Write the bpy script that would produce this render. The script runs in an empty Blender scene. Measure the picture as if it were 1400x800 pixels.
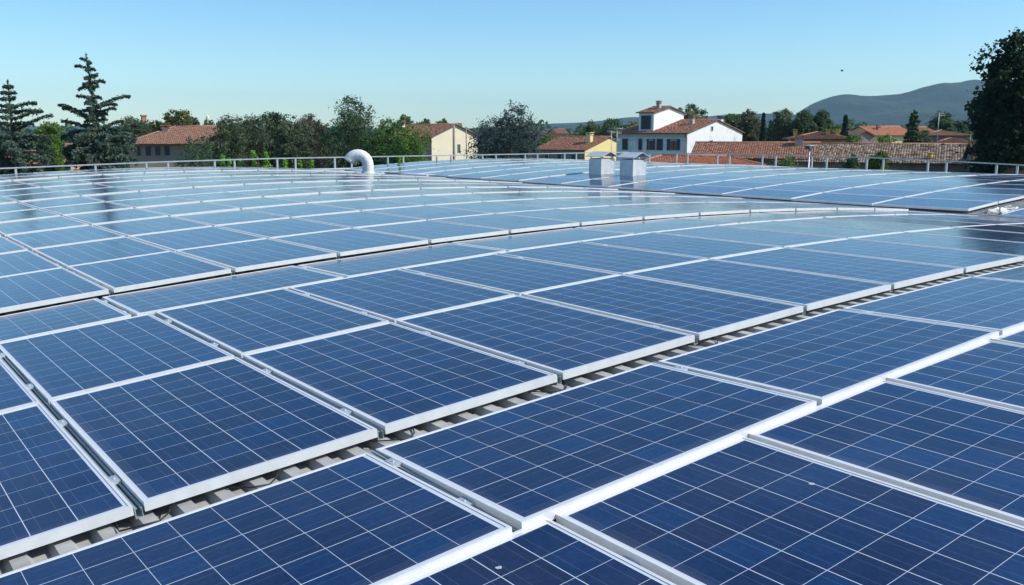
import bpy, bmesh, math, random
import numpy as np
from mathutils import Vector, Matrix
R_ = math.radians
C = bpy.context.scene.collection
sc = bpy.context.scene
rng = np.random.default_rng(7)
random.seed(7)

# ------------------------------------------------------------------ camera
FOC, YAW, PITCH = 1242.05, R_(37.65), R_(9.96)
CAM = np.array([-8.2614, 0.0, 1.0228])
cd = bpy.data.cameras.new('camera'); cam = bpy.data.objects.new('camera', cd); C.objects.link(cam)
cam.location = CAM; cam.rotation_euler = (R_(90) - PITCH, 0, -YAW)
cd.sensor_width = 36; cd.lens = FOC / 1400 * 36; cd.clip_start = 0.05; cd.clip_end = 20000
sc.camera = cam
FW = np.array([math.sin(YAW) * math.cos(PITCH), math.cos(YAW) * math.cos(PITCH), -math.sin(PITCH)])
RT = np.array([math.cos(YAW), -math.sin(YAW), 0.0])
UP = np.cross(RT, FW)
FH = np.array([math.sin(YAW), math.cos(YAW)])          # horizontal heading of the view
RH = RT[:2]
GROUND = -8.0
def spot(px, D, right=0.0, fwd=0.0):
    """ground-plan point at horizontal distance D along the view axis, in survey column px"""
    s = (px - 700) / FOC * math.cos(PITCH)
    p = CAM[:2] + FH * (D + fwd) + RH * (s * D + right)
    return p
def zat(py, D):
    """height of a point seen in survey row py at distance D"""
    t = (400 - py) / FOC
    return CAM[2] + D * (math.cos(PITCH) * t - math.sin(PITCH)) / (math.cos(PITCH) + math.sin(PITCH) * t)
def project(P):
    d = np.asarray(P, float) - CAM; a = d @ FW
    return 700 + FOC * (d @ RT) / a, 400 - FOC * (d @ UP) / a, a

# ------------------------------------------------------------------ materials
def new_mat(name):
    m = bpy.data.materials.new(name); m.use_nodes = True
    nt = m.node_tree; b = nt.nodes['Principled BSDF']
    return m, nt, b
def N(nt, t, **kw):
    n = nt.nodes.new(t)
    for k, v in kw.items():
        if k in n.inputs: n.inputs[k].default_value = v
        else: setattr(n, k, v)
    return n
def ramp(nt, fac, stops):
    r = nt.nodes.new('ShaderNodeValToRGB')
    while len(r.color_ramp.elements) < len(stops): r.color_ramp.elements.new(0.5)
    for e, (p, c) in zip(r.color_ramp.elements, stops):
        e.position = p; e.color = (*c, 1)
    nt.links.new(fac, r.inputs[0]); return r.outputs[0]
def mix(nt, fac, a, b, blend='MIX'):
    n = nt.nodes.new('ShaderNodeMix'); n.data_type = 'RGBA'; n.blend_type = blend
    for i, v in ((0, fac), (6, a), (7, b)):
        if hasattr(v, 'links'): nt.links.new(v, n.inputs[i])
        else: n.inputs[i].default_value = v if i == 0 else (*v, 1)
    return n.outputs[2]
def math_n(nt, op, a, b=None, c=None):
    n = nt.nodes.new('ShaderNodeMath'); n.operation = op
    for i, v in enumerate((a, b, c)):
        if v is None: continue
        if hasattr(v, 'links'): nt.links.new(v, n.inputs[i])
        else: n.inputs[i].default_value = v
    return n.outputs[0]
def coords(nt, which='Object'):
    return nt.nodes.new('ShaderNodeTexCoord').outputs[which]
def noise(nt, vec, scale, detail=4, rough=0.55):
    n = N(nt, 'ShaderNodeTexNoise', Scale=scale, Detail=detail, Roughness=rough)
    nt.links.new(vec, n.inputs['Vector']); return n.outputs['Fac']
def bump(nt, b, h, strength=0.3, dist=0.02):
    n = N(nt, 'ShaderNodeBump', Strength=strength, Distance=dist)
    nt.links.new(h, n.inputs['Height']); nt.links.new(n.outputs[0], b.inputs['Normal'])

def plain(name, c, rough=0.6, metal=0.0, var=0.12, scale=3.0, spec=0.4, dirt=None):
    m, nt, b = new_mat(name)
    v = coords(nt)
    f = noise(nt, v, scale, 6, 0.62)
    lo = tuple(x * (1 - var) for x in c); hi = tuple(min(1, x * (1 + var)) for x in c)
    col = ramp(nt, f, [(0.3, lo), (0.7, hi)])
    if dirt:
        f2 = noise(nt, v, scale * 0.35, 8, 0.7)
        k = ramp(nt, f2, [(0.5, (0, 0, 0)), (0.68, (1, 1, 1))])
        col = mix(nt, k, col, dirt)
    nt.links.new(col, b.inputs['Base Color'])
    b.inputs['Roughness'].default_value = rough; b.inputs['Metallic'].default_value = metal
    b.inputs['Specular IOR Level'].default_value = spec
    return m
MAT = {}
MAT['frame'] = plain('anodised_aluminium', (0.74, 0.735, 0.71), 0.42, 0.15, 0.05, 11, dirt=(0.66, 0.65, 0.62))
MAT['rail'] = plain('rail_metal', (0.42, 0.46, 0.45), 0.45, 0.55, 0.15, 5)
MAT['galv'] = plain('galvanised_steel', (0.55, 0.57, 0.58), 0.45, 0.45, 0.22, 9)
MAT['galv_pale'] = plain('pale_galvanised_sheet', (0.62, 0.63, 0.63), 0.42, 0.25, 0.14, 7)
MAT['post'] = plain('galvanised_post', (0.40, 0.43, 0.44), 0.5, 0.3, 0.15, 6)
MAT['cover'] = plain('grey_fibre_roofing', (0.38, 0.375, 0.35), 0.85, 0, 0.25, 5, dirt=(0.3, 0.3, 0.27))
MAT['flash'] = plain('pale_flashing', (0.60, 0.60, 0.59), 0.5, 0.2, 0.18, 3)
MAT['duct'] = plain('white_painted_duct', (0.80, 0.77, 0.71), 0.45, 0, 0.06, 4, dirt=(0.6, 0.58, 0.52))
MAT['dark'] = plain('dark_void', (0.03, 0.03, 0.03), 0.8)
MAT['cable'] = plain('black_cable', (0.015, 0.015, 0.016), 0.5)
MAT['red_cable'] = plain('red_cable', (0.5, 0.03, 0.03), 0.5)
MAT['sheet'] = plain('crumpled_white_sheet', (0.7, 0.69, 0.66), 0.7, 0, 0.2, 8, dirt=(0.4, 0.36, 0.3))
MAT['concrete'] = plain('building_concrete', (0.42, 0.41, 0.39), 0.85, 0, 0.18, 1.2)
MAT['white_wall'] = plain('white_render', (0.76, 0.75, 0.71), 0.85, 0, 0.05, 1.2, dirt=(0.50, 0.49, 0.46))
MAT['tower_wall'] = plain('clean_white_render', (0.80, 0.79, 0.76), 0.85, 0, 0.04, 1.0)
MAT['grey_wall'] = plain('grey_band', (0.5, 0.5, 0.49), 0.85)
MAT['cream'] = plain('cream_render', (0.74, 0.64, 0.45), 0.85, 0, 0.05, 0.7)
MAT['yellow'] = plain('yellow_render', (0.78, 0.66, 0.30), 0.85, 0, 0.06, 0.7)
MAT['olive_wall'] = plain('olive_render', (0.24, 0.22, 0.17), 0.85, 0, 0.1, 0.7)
MAT['orange_wall'] = plain('orange_render', (0.62, 0.30, 0.14), 0.85, 0, 0.1, 0.7)
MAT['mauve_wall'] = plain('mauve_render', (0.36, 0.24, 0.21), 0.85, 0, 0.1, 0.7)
MAT['stone_wall'] = plain('stone_wall', (0.26, 0.23, 0.19), 0.9, 0, 0.3, 1.5)
MAT['brick'] = plain('brick', (0.40, 0.20, 0.13), 0.9, 0, 0.25, 2)
MAT['shutter'] = plain('dark_blue_shutter', (0.035, 0.045, 0.065), 0.6)
MAT['green_shutter'] = plain('green_shutter', (0.06, 0.14, 0.10), 0.6)
MAT['glass_dark'] = plain('window_glass', (0.03, 0.035, 0.04), 0.12, 0, 0.1, 1, 0.6)
MAT['pot'] = plain('yellow_clay_pot', (0.70, 0.42, 0.10), 0.8)
MAT['chimney'] = plain('chimney_render', (0.45, 0.40, 0.33), 0.9, 0, 0.25, 3)
MAT['bark'] = plain('bark', (0.11, 0.085, 0.06), 0.95, 0, 0.3, 4)
MAT['wood_pole'] = plain('weathered_pole', (0.30, 0.25, 0.19), 0.9, 0, 0.2, 3)
MAT['lamp_head'] = plain('lamp_housing', (0.06, 0.07, 0.08), 0.4)
MAT['bird'] = plain('dark_feathers', (0.02, 0.02, 0.022), 0.7)
MAT['antenna'] = plain('antenna_metal', (0.45, 0.45, 0.44), 0.4, 0.5)

def cell_glass():
    m, nt, b = new_mat('solar_cells')
    uv = N(nt, 'ShaderNodeUVMap', uv_map='UVMap').outputs[0]
    sep = nt.nodes.new('ShaderNodeSeparateXYZ'); nt.links.new(uv, sep.inputs[0])
    x, y = sep.outputs[0], sep.outputs[1]          # metres: x across 6 cells, y along 10 cells
    PX, PY, MX, MY = 0.1575, 0.1588, 0.0235, 0.031
    def axis(s, p, mg, n, gap):
        t = math_n(nt, 'DIVIDE', math_n(nt, 'SUBTRACT', s, mg), p)
        fl = math_n(nt, 'FLOOR', t); fr = math_n(nt, 'SUBTRACT', t, fl)
        dd = math_n(nt, 'ABSOLUTE', math_n(nt, 'SUBTRACT', fr, 0.5))
        inc = math_n(nt, 'LESS_THAN', dd, 0.5 - gap / p / 2)
        ins = math_n(nt, 'MULTIPLY', math_n(nt, 'GREATER_THAN', t, 0.0), math_n(nt, 'LESS_THAN', t, float(n)))
        return fl, fr, math_n(nt, 'MULTIPLY', inc, ins)
    fx, rx, ix = axis(x, PX, MX, 6, 0.0032)
    fy, ry, iy = axis(y, PY, MY, 10, 0.0019)
    cell = math_n(nt, 'MULTIPLY', ix, iy)
    # two busbars per cell, running along the strings
    bb = None
    for c in (0.25, 0.75):
        k = math_n(nt, 'LESS_THAN', math_n(nt, 'ABSOLUTE', math_n(nt, 'SUBTRACT', rx, c)), 0.0055)
        bb = k if bb is None else math_n(nt, 'ADD', bb, k)
    oi = nt.nodes.new('ShaderNodeObjectInfo')
    cmb = nt.nodes.new('ShaderNodeCombineXYZ')
    nt.links.new(fx, cmb.inputs[0]); nt.links.new(fy, cmb.inputs[1])
    nt.links.new(math_n(nt, 'MULTIPLY', oi.outputs['Random'], 91.7), cmb.inputs[2])
    wn = N(nt, 'ShaderNodeTexWhiteNoise', noise_dimensions='3D'); nt.links.new(cmb.outputs[0], wn.inputs['Vector'])
    col = ramp(nt, wn.outputs['Value'], [(0.0, (0.009, 0.017, 0.053)), (0.4, (0.0075, 0.020, 0.066)), (0.8, (0.0068, 0.0235, 0.080)), (1.0, (0.006, 0.029, 0.096))])
    # crystalline flakes of polysilicon
    vo = N(nt, 'ShaderNodeTexVoronoi', Scale=70.0); vo.feature = 'F1'
    nt.links.new(uv, vo.inputs['Vector'])
    sp = nt.nodes.new('ShaderNodeSeparateColor'); nt.links.new(vo.outputs['Color'], sp.inputs[0])
    fl = ramp(nt, sp.outputs[0], [(0.0, (0.80, 0.82, 0.86)), (1.0, (1.2, 1.18, 1.14))])
    col = mix(nt, 1.0, col, fl, 'MULTIPLY')
    pan = ramp(nt, oi.outputs['Random'], [(0.0, (0.88, 0.9, 0.92)), (1.0, (1.12, 1.1, 1.08))])
    col = mix(nt, 1.0, col, pan, 'MULTIPLY')
    col = mix(nt, math_n(nt, 'MULTIPLY', bb, 0.20), col, (0.30, 0.34, 0.40))
    col = mix(nt, cell, (0.62, 0.64, 0.66), col)
    # film of dust, patchy
    g = nt.nodes.new('ShaderNodeNewGeometry')
    d1 = noise(nt, g.outputs['Position'], 0.9, 7, 0.65)
    dust = ramp(nt, d1, [(0.42, (0.0, 0.0, 0.0)), (0.8, (0.045, 0.045, 0.045))])
    col = mix(nt, dust, col, (0.45, 0.47, 0.5))
    edge = math_n(nt, 'MULTIPLY', math_n(nt, 'SUBTRACT', 1.0, math_n(nt, 'MINIMUM', math_n(nt, 'MULTIPLY', math_n(nt, 'MINIMUM', x, y), 14.0), 1.0)), math_n(nt, 'MULTIPLY', d1, 0.22))
    col = mix(nt, edge, col, (0.42, 0.41, 0.38))
    vd = N(nt, 'ShaderNodeTexVoronoi', Scale=1.3); nt.links.new(g.outputs['Position'], vd.inputs['Vector'])
    spot_ = math_n(nt, 'LESS_THAN', math_n(nt, 'ADD', vd.outputs['Distance'], math_n(nt, 'MULTIPLY', noise(nt, g.outputs['Position'], 60, 3), 0.018)), 0.024)
    col = mix(nt, math_n(nt, 'MULTIPLY', spot_, 0.7), col, (0.66, 0.66, 0.62))
    nt.links.new(col, b.inputs['Base Color'])
    b.inputs['IOR'].default_value = 1.45
    rr = ramp(nt, noise(nt, g.outputs['Position'], 2.3, 5, 0.6), [(0.3, (0.095, 0.095, 0.095)), (0.75, (0.17, 0.17, 0.17))])
    nt.links.new(rr, b.inputs['Roughness'])
    n3 = noise(nt, g.outputs['Position'], 1.1, 2, 0.5)
    bump(nt, b, n3, 0.10, 0.012)
    return m
MAT['cells'] = cell_glass()

def tiles(name, cols, moss=(0.16, 0.14, 0.10), moss_amt=0.55):
    m, nt, b = new_mat(name)
    uv = N(nt, 'ShaderNodeUVMap', uv_map='UVMap').outputs[0]      # UV counts tiles
    fl = nt.nodes.new('ShaderNodeVectorMath'); fl.operation = 'FLOOR'; nt.links.new(uv, fl.inputs[0])
    wn = N(nt, 'ShaderNodeTexWhiteNoise', noise_dimensions='3D'); nt.links.new(fl.outputs[0], wn.inputs['Vector'])
    n = len(cols) - 1
    col = ramp(nt, wn.outputs['Value'], [(i / n, c) for i, c in enumerate(cols)])
    f = noise(nt, coords(nt), 0.45, 7, 0.7)
    k = ramp(nt, f, [(moss_amt, (0, 0, 0)), (moss_amt + 0.2, (0.75, 0.75, 0.75))])
    col = mix(nt, k, col, moss)
    nt.links.new(col, b.inputs['Base Color']); b.inputs['Roughness'].default_value = 0.9
    b.inputs['Specular IOR Level'].default_value = 0.2
    return m
MAT['terracotta'] = tiles('terracotta_tiles', [(0.28, 0.12, 0.07), (0.44, 0.21, 0.125), (0.35, 0.16, 0.095), (0.52, 0.28, 0.18)], moss_amt=0.62)
MAT['old_tiles'] = tiles('old_mottled_tiles', [(0.14, 0.09, 0.06), (0.52, 0.38, 0.26), (0.20, 0.13, 0.09), (0.40, 0.24, 0.15), (0.60, 0.47, 0.34)], moss_amt=0.60)
MAT['brown_tiles'] = tiles('brown_tiles', [(0.15, 0.075, 0.05), (0.21, 0.11, 0.075), (0.18, 0.09, 0.06)], moss_amt=0.6)
MAT['red_tiles'] = tiles('red_tiles', [(0.34, 0.125, 0.07), (0.46, 0.20, 0.115), (0.40, 0.16, 0.09)], moss_amt=0.7)
MAT['faded_tiles'] = tiles('faded_tiles', [(0.24, 0.125, 0.085), (0.35, 0.19, 0.13), (0.29, 0.155, 0.105)], moss_amt=0.64)

def leaf_mat(name, c1, c2, c3=None, scale=0.5, trans=0.48):
    m, nt, b = new_mat(name)
    g = nt.nodes.new('ShaderNodeNewGeometry')
    f = noise(nt, coords(nt), scale, 3, 0.6)
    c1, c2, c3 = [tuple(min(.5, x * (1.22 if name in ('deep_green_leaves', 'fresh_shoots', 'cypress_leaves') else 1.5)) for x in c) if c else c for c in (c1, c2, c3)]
    stops = [(0.34, c1), (0.6, c2)] + ([(0.74, c3)] if c3 else [])
    col = ramp(nt, f, stops)
    v = ramp(nt, g.outputs['Random Per Island'], [(0, (0.80, 0.80, 0.80)), (1, (1.22, 1.22, 1.22))])
    col = mix(nt, 1.0, col, v, 'MULTIPLY')
    nt.links.new(col, b.inputs['Base Color']); b.inputs['Roughness'].default_value = 0.55
    b.inputs['Specular IOR Level'].default_value = 0.25
    tr = nt.nodes.new('ShaderNodeBsdfTranslucent'); nt.links.new(col, tr.inputs[0])
    ms = nt.nodes.new('ShaderNodeMixShader'); ms.inputs[0].default_value = trans
    nt.links.new(b.outputs[0], ms.inputs[1]); nt.links.new(tr.outputs[0], ms.inputs[2])
    nt.links.new(ms.outputs[0], nt.nodes['Material Output'].inputs[0])
    return m
LEAF = {
 'cedar': leaf_mat('cedar_needles', (0.075, 0.112, 0.085), (0.105, 0.142, 0.10), (0.135, 0.168, 0.105)),
 'blue': leaf_mat('bluish_needles', (0.035, 0.055, 0.055), (0.062, 0.086, 0.080), (0.10, 0.125, 0.11)),
 'dark': leaf_mat('dark_leaves', (0.046, 0.078, 0.038), (0.070, 0.108, 0.048), (0.095, 0.14, 0.058)),
 'oak': leaf_mat('olive_leaves', (0.068, 0.096, 0.054), (0.096, 0.124, 0.066), (0.122, 0.145, 0.07)),
 'mid': leaf_mat('mid_green_leaves', (0.055, 0.10, 0.030), (0.085, 0.145, 0.038), (0.12, 0.18, 0.05)),
 'light': leaf_mat('light_green_leaves', (0.08, 0.14, 0.030), (0.115, 0.19, 0.040), (0.16, 0.23, 0.06)),
 'yellow': leaf_mat('yellowing_leaves', (0.06, 0.085, 0.028), (0.105, 0.115, 0.032), (0.20, 0.15, 0.045)),
 'rust': leaf_mat('rusty_leaves', (0.072, 0.086, 0.046), (0.10, 0.098, 0.055), (0.085, 0.112, 0.05)),
 'pale': leaf_mat('pale_willow_leaves', (0.10, 0.125, 0.060), (0.145, 0.165, 0.085), (0.18, 0.19, 0.10)),
 'cypress': leaf_mat('cypress_leaves', (0.014, 0.030, 0.017), (0.024, 0.046, 0.024)),
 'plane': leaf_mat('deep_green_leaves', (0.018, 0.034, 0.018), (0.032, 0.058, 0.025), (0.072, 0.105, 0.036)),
 'shoot': leaf_mat('fresh_shoots', (0.17, 0.36, 0.03), (0.22, 0.42, 0.04), trans=0.5),
}

# ------------------------------------------------------------------ mesh builder
class MB:
    def __init__(s): s.v = []; s.f = []; s.mi = []; s.uv = {}; s.sm = []
    def quad(s, pts, mi=0, uv=None, smooth=False):
        i = len(s.v); s.v += [tuple(p) for p in pts]; s.f.append(tuple(range(i, i + len(pts)))); s.mi.append(mi); s.sm.append(smooth)
        if uv: s.uv[len(s.f) - 1] = uv
    def box(s, lo, hi, mi=0, M=None):
        x0, y0, z0 = lo; x1, y1, z1 = hi
        P = [(x0,y0,z0),(x1,y0,z0),(x1,y1,z0),(x0,y1,z0),(x0,y0,z1),(x1,y0,z1),(x1,y1,z1),(x0,y1,z1)]
        if M is not None: P = [tuple(M @ Vector(p)) for p in P]
        i = len(s.v); s.v += P
        for f in ((3,2,1,0),(4,5,6,7),(0,1,5,4),(1,2,6,5),(2,3,7,6),(3,0,4,7)):
            s.f.append(tuple(i + k for k in f)); s.mi.append(mi); s.sm.append(False)
    def tube(s, pts, rad, n=8, mi=0, cap=True, smooth=True):
        pts = [Vector(p) for p in pts]; rad = rad if hasattr(rad, '__len__') else [rad] * len(pts)
        rings = []; ref = None
        for k, p in enumerate(pts):
            a = pts[max(k - 1, 0)]; b = pts[min(k + 1, len(pts) - 1)]; t = (b - a).normalized()
            if ref is None: ref = t.orthogonal().normalized()
            ref = (ref - t * ref.dot(t)); ref = ref.normalized() if ref.length > 1e-6 else t.orthogonal().normalized()
            bi = t.cross(ref); i = len(s.v)
            for q in range(n):
                a_ = 2 * math.pi * q / n; s.v.append(tuple(p + (ref * math.cos(a_) + bi * math.sin(a_)) * rad[k]))
            rings.append(i)
        for a, b in zip(rings, rings[1:]):
            for q in range(n):
                s.f.append((a + q, a + (q + 1) % n, b + (q + 1) % n, b + q)); s.mi.append(mi); s.sm.append(smooth)
        if cap:
            s.f.append(tuple(rings[0] + q for q in reversed(range(n)))); s.mi.append(mi); s.sm.append(False)
            s.f.append(tuple(rings[-1] + q for q in range(n))); s.mi.append(mi); s.sm.append(False)
    def mesh(s, name, mats):
        me = bpy.data.meshes.new(name); me.from_pydata(s.v, [], s.f)
        for m in (mats if isinstance(mats, (list, tuple)) else [mats]): me.materials.append(m)
        me.polygons.foreach_set('material_index', s.mi); me.polygons.foreach_set('use_smooth', s.sm)
        if s.uv:
            l = me.uv_layers.new(name='UVMap')
            for fi, uv in s.uv.items():
                for li, c in zip(me.polygons[fi].loop_indices, uv): l.data[li].uv = c
        me.update(); return me
def link(name, me, parent=None, loc=None, M=None):
    o = bpy.data.objects.new(name, me); C.objects.link(o)
    if parent: o.parent = parent
    if loc is not None: o.location = loc
    if M is not None: o.matrix_world = M
    return o
def tag(o, label=None, cat=None, group=None, kind=None):
    for k, v in (('label', label), ('category', cat), ('group', group), ('kind', kind)):
        if v: o[k] = v
    return o
def thing(name, label, cat, loc=(0, 0, 0), group=None, M=None):
    o = bpy.data.objects.new(name, None); C.objects.link(o); o.empty_display_size = 0.2
    if M is not None: o.matrix_world = M
    else: o.location = loc
    return tag(o, label, cat, group)

# ------------------------------------------------------------------ the vaulted roof with its panels
RAD = 81.79
X2, Z2 = 12.75, 0.05
def vault_frame(u, v, which=1, dz=0.0, tilt=0.0):
    """matrix of the tangent frame at arc position u, depth v"""
    th = u / RAD
    x0, z0 = (0, 0) if which == 1 else (X2, Z2)
    p = Vector((x0 + (RAD + dz) * math.sin(th), v, z0 + (RAD + dz) * math.cos(th) - RAD))
    return Matrix.Translation(p) @ Matrix.Rotation(th, 4, 'Y') @ Matrix.Rotation(tilt, 4, 'X')
def surf(u, v, which=1, dz=0.0):
    return vault_frame(u, v, which, dz).translation

def panel_meshes(w, l):
    """frame with hollow rim and laminate; origin at the middle of the front top edge's plane, x across, y depth"""
    h, lip = 0.038, 0.012
    f = MB()
    for lo, hi in (((-w/2, 0, -h), (w/2, lip, 0)), ((-w/2, l - lip, -h), (w/2, l, 0)),
                   ((-w/2, lip, -h), (-w/2 + lip, l - lip, 0)), ((w/2 - lip, lip, -h), (w/2, l - lip, 0))):
        f.box(lo, hi)
    g = MB()
    z0, z1 = -0.009, -0.0025
    x0, x1, y0, y1 = -w/2 + lip, w/2 - lip, lip, l - lip
    land = w > l
    def uvf(x, y):
        a, b_ = x + w / 2, y
        return (b_, a) if land else (a, b_)
    P = [(x0, y0), (x1, y0), (x1, y1), (x0, y1)]
    g.quad([(x, y, z1) for x, y in P], 0, [uvf(x, y) for x, y in P])
    g.quad([(x, y, z0) for x, y in reversed(P)], 0, [(0.001, 0.001)] * 4)
    return f, g
PF = {}
for key, (w, l) in {'p': (0.992, 1.650), 'l': (1.650, 0.985)}.items():
    f, g = panel_meshes(w, l)
    PF[key] = (f.mesh('panel_frame_' + key, MAT['frame']), g.mesh('panel_glass_' + key, MAT['cells']), f, g, w, l)

PU, PL = 1.033, 1.691
# (key, u of first seam, front v, dz at front, dz at back)
ROWS1 = [
 ('p', -6.385, 0.5725, -0.012, -0.012), ('l', -6.532, 2.2245, 0.007, -0.020),
 ('p', -7.424, 3.372, 0.000, 0.000), ('p', -7.424, 5.044, 0.002, -0.008), ('l', -6.509, 6.722, -0.006, -0.026),
 ('p', -6.385, 7.827, 0.012, 0.000), ('p', -6.385, 9.502, 0.003, 0.000),
 ('p', -6.385, 11.20, 0.006, 0.000), ('p', -6.385, 12.925, 0.011, 0.000),
 ('p', -6.385, 14.61, 0.015, 0.000), ('p', -6.385, 16.33, 0.000, -0.002), ('p', -6.385, 18.05, 0.016, 0.000),
 ('p', -6.385, 19.79, 0.000, -0.002), ('p', -6.385, 21.52, 0.010, 0.000), ('p', -6.385, 23.22, 0.002, -0.002),
 ('p', -6.385, 24.93, 0.020, 0.0), ('p', -6.385, 26.63, 0.003, 0.000)]
ROWS2 = [('p', -6.36, 4.90, -0.03, -0.03)] + [('p', -6.36, v, a, b) for v, a, b in (
 (7.06, 0.02, 0.0), (8.74, 0.004, -0.001), (10.40, 0.005, -0.001), (12.06, 0.004, -0.002), (13.72, 0.004, -0.002), (15.38, 0.002, -0.002),
 (17.04, 0.002, -0.002), (18.72, 0.014, -0.001), (20.40, 0.003, -0.002), (22.06, 0.003, -0.002), (23.72, 0.008, -0.002), (25.38, 0.003, -0.002), (27.04, 0.003, -0.002))]
VENTS = [(8.46, 17.80), (8.47, 16.63)]
PIPE = (4.86, 23.95)
def in_view(P, m=0):
    x, y, a = project(P)
    return a > 0.2 and -m < x < 1400 + m and -m < y < 800 + m
def clear_line(P):
    P = np.array(P)
    for t in np.linspace(0.05, 0.985, 60):
        q = CAM + (P - CAM) * t
        for which, x0, z0 in ((1, 0, 0), (2, X2, Z2)):
            lo, hi = (-11, 6.3) if which == 1 else (6.4, 19)
            if lo < q[0] < hi and q[2] < z0 + math.sqrt(RAD * RAD - (q[0] - x0) ** 2) - RAD - 0.002: return False
    return True
cand = []
for which, rows in ((1, ROWS1), (2, ROWS2)):
    for ri, (key, a, v0, d0, d1) in enumerate(rows):
        pitch = PU if key == 'p' else PL
        w, l = PF[key][4:]
        for k in range(-5, 16):
            u = a + (k + 0.5) * pitch
            if u - w / 2 < (-11.2 if which == 1 else -6.5) or u + w / 2 > (6.25 if which == 1 else 6.3): continue
            M = vault_frame(u, v0, which, d0, math.atan2(d1 - d0, l))
            ctr = M @ Vector((0, l / 2, 0))
            shown = 0
            for sx in (-0.48, -0.24, 0, 0.24, 0.48):
                for sy in (0.03, 0.35, 0.65, 0.97):
                    P = M @ Vector((sx * w, sy * l, 0.004))
                    if in_view(P) and clear_line(P): shown += 1
            x, y, dep = project(ctr)
            cand.append(dict(which=which, row=ri, k=k, key=key, M=M, px=x, dep=dep, shown=shown, u=u, v=v0))
vis = [c for c in cand if c['shown'] >= 3]
vis.sort(key=lambda c: c['dep'])
chosen = vis[:322]
chosen_ids = {id(c) for c in chosen}
print('PANELS visible', len(vis), 'candidates', len(cand))
ORD = ['', 'first', 'second', 'third', 'fourth', 'fifth', 'sixth', 'seventh', 'eighth', 'ninth', 'tenth', 'eleventh', 'twelfth',
       'thirteenth', 'fourteenth', 'fifteenth', 'sixteenth', 'seventeenth', 'eighteenth', 'nineteenth', 'twentieth']
bygroup = {}
for c in chosen: bygroup.setdefault((c['which'], c['row']), []).append(c)
NEARROW = {0: 'the nearest row, at the bottom edge', 1: 'the sideways row below the open gap', 2: 'the row just above the open gap',
           3: 'the second row above the open gap', 4: 'the sideways row below the second white step', 5: 'the row just above the second white step'}
def panel_label(c, i, n):
    look = {'p': 'blue upright solar panel', 'l': 'blue sideways-laid solar panel'}[c['key']]
    where = f'{ORD[i]} from left' if i <= (n + 1) // 2 else (f'{ORD[n + 1 - i]} from right' if n + 1 - i > 1 else 'rightmost')
    if i == 1: where = 'leftmost'
    if c['which'] == 1:
        rw = NEARROW.get(c['row']) or f'{ORD[c["row"] - 4]} row beyond the second white step'
    else:
        rw = f'{ORD[c["row"]]} row of the farther vault' if c['row'] else 'the sunken row at the right edge'
    return f'{look}, {where} in {rw}'
for (which, ri), lst in sorted(bygroup.items()):
    lst.sort(key=lambda c: c['px'])
    for i, c in enumerate(lst, 1):
        rt = math.radians
        M = c['M'] @ Matrix.Rotation(random.gauss(0, 0.0016), 4, 'Y') @ Matrix.Rotation(random.gauss(0, 0.0012), 4, 'X')
        root = thing('solar_panel', panel_label(c, i, len(lst)), 'solar panel', M=M, group='solar panels covering the vaulted roof')
        fm, gm = PF[c['key']][:2]
        for nm, me in (('frame', fm), ('glass', gm)):
            o = bpy.data.objects.new(nm, me); C.objects.link(o); o.parent = root
# the remaining panels (beyond the count that gets objects of its own, or over the crest and out of the frame)
rf = MB(); 
for c in cand:
    if id(c) in chosen_ids: continue
    f, g = PF[c['key']][2:4]
    for src, off in ((f, 0), (g, 1)):
        i0 = len(rf.v); rf.v += [tuple(c['M'] @ Vector(p)) for p in src.v]
        for fi, fc in enumerate(src.f):
            rf.f.append(tuple(i0 + q for q in fc)); rf.mi.append(off); rf.sm.append(False)
            if fi in src.uv: rf.uv[len(rf.f) - 1] = src.uv[fi]
o = link('solar_panels', rf.mesh('solar_panels', [MAT['frame'], MAT['cells']]))
tag(o, 'farthest blue solar panels at the back rim of the vaulted roof', 'solar panels', kind='stuff')

# mounting rails in the seams: an open channel with mid clamps
def rail_mesh(length):
    b = MB(); t = 0.004; w = 0.030; z0, z1 = -0.056, -0.014
    b.box((-w/2, 0, z0), (w/2, length, z0 + t)); b.box((-w/2, 0, z0 + t), (-w/2 + t, length, z1)); b.box((w/2 - t, 0, z0 + t), (w/2, length, z1))
    b.box((-w/2 + t, 0, z1 - 0.004), (-w/2 + 0.010, length, z1)); b.box((w/2 - 0.010, 0, z1 - 0.004), (w/2 - t, length, z1))
    return b.mesh('rail_channel', MAT['rail'])
def clamp_mesh():
    b = MB(); b.box((-0.0185, -0.035, -0.0155), (0.0185, 0.035, -0.002)); b.tube([(0, 0, -0.004), (0, 0, 0.002)], 0.005, 8)
    return b.mesh('mid_clamp', MAT['galv'])
CL = clamp_mesh(); RM = {}
SEAMS = [(1, 'p', -6.385, 0.56, 1.64, -0.033, [0.33, 1.3], 'nearest panel row'), (1, 'l', -6.532, 2.23, 1.0, -0.008, [0.3, 0.8], 'row below the open gap'),
         (1, 'p', -7.424, 3.38, 3.31, -0.002, [0.33, 1.25, 2.05, 2.95], 'rows above the open gap'), (1, 'l', -6.509, 6.73, 0.97, -0.018, [0.25, 0.8], 'row below the second step'),
         (1, 'p', -6.385, 7.84, 20.4, -0.008, [0.4, 1.3, 2.0, 3.0, 3.8, 4.8, 5.5, 6.4], 'far rows of near vault'), (2, 'p', -6.36, 7.07, 21.5, -0.005, [], 'farther vault')]
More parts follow.
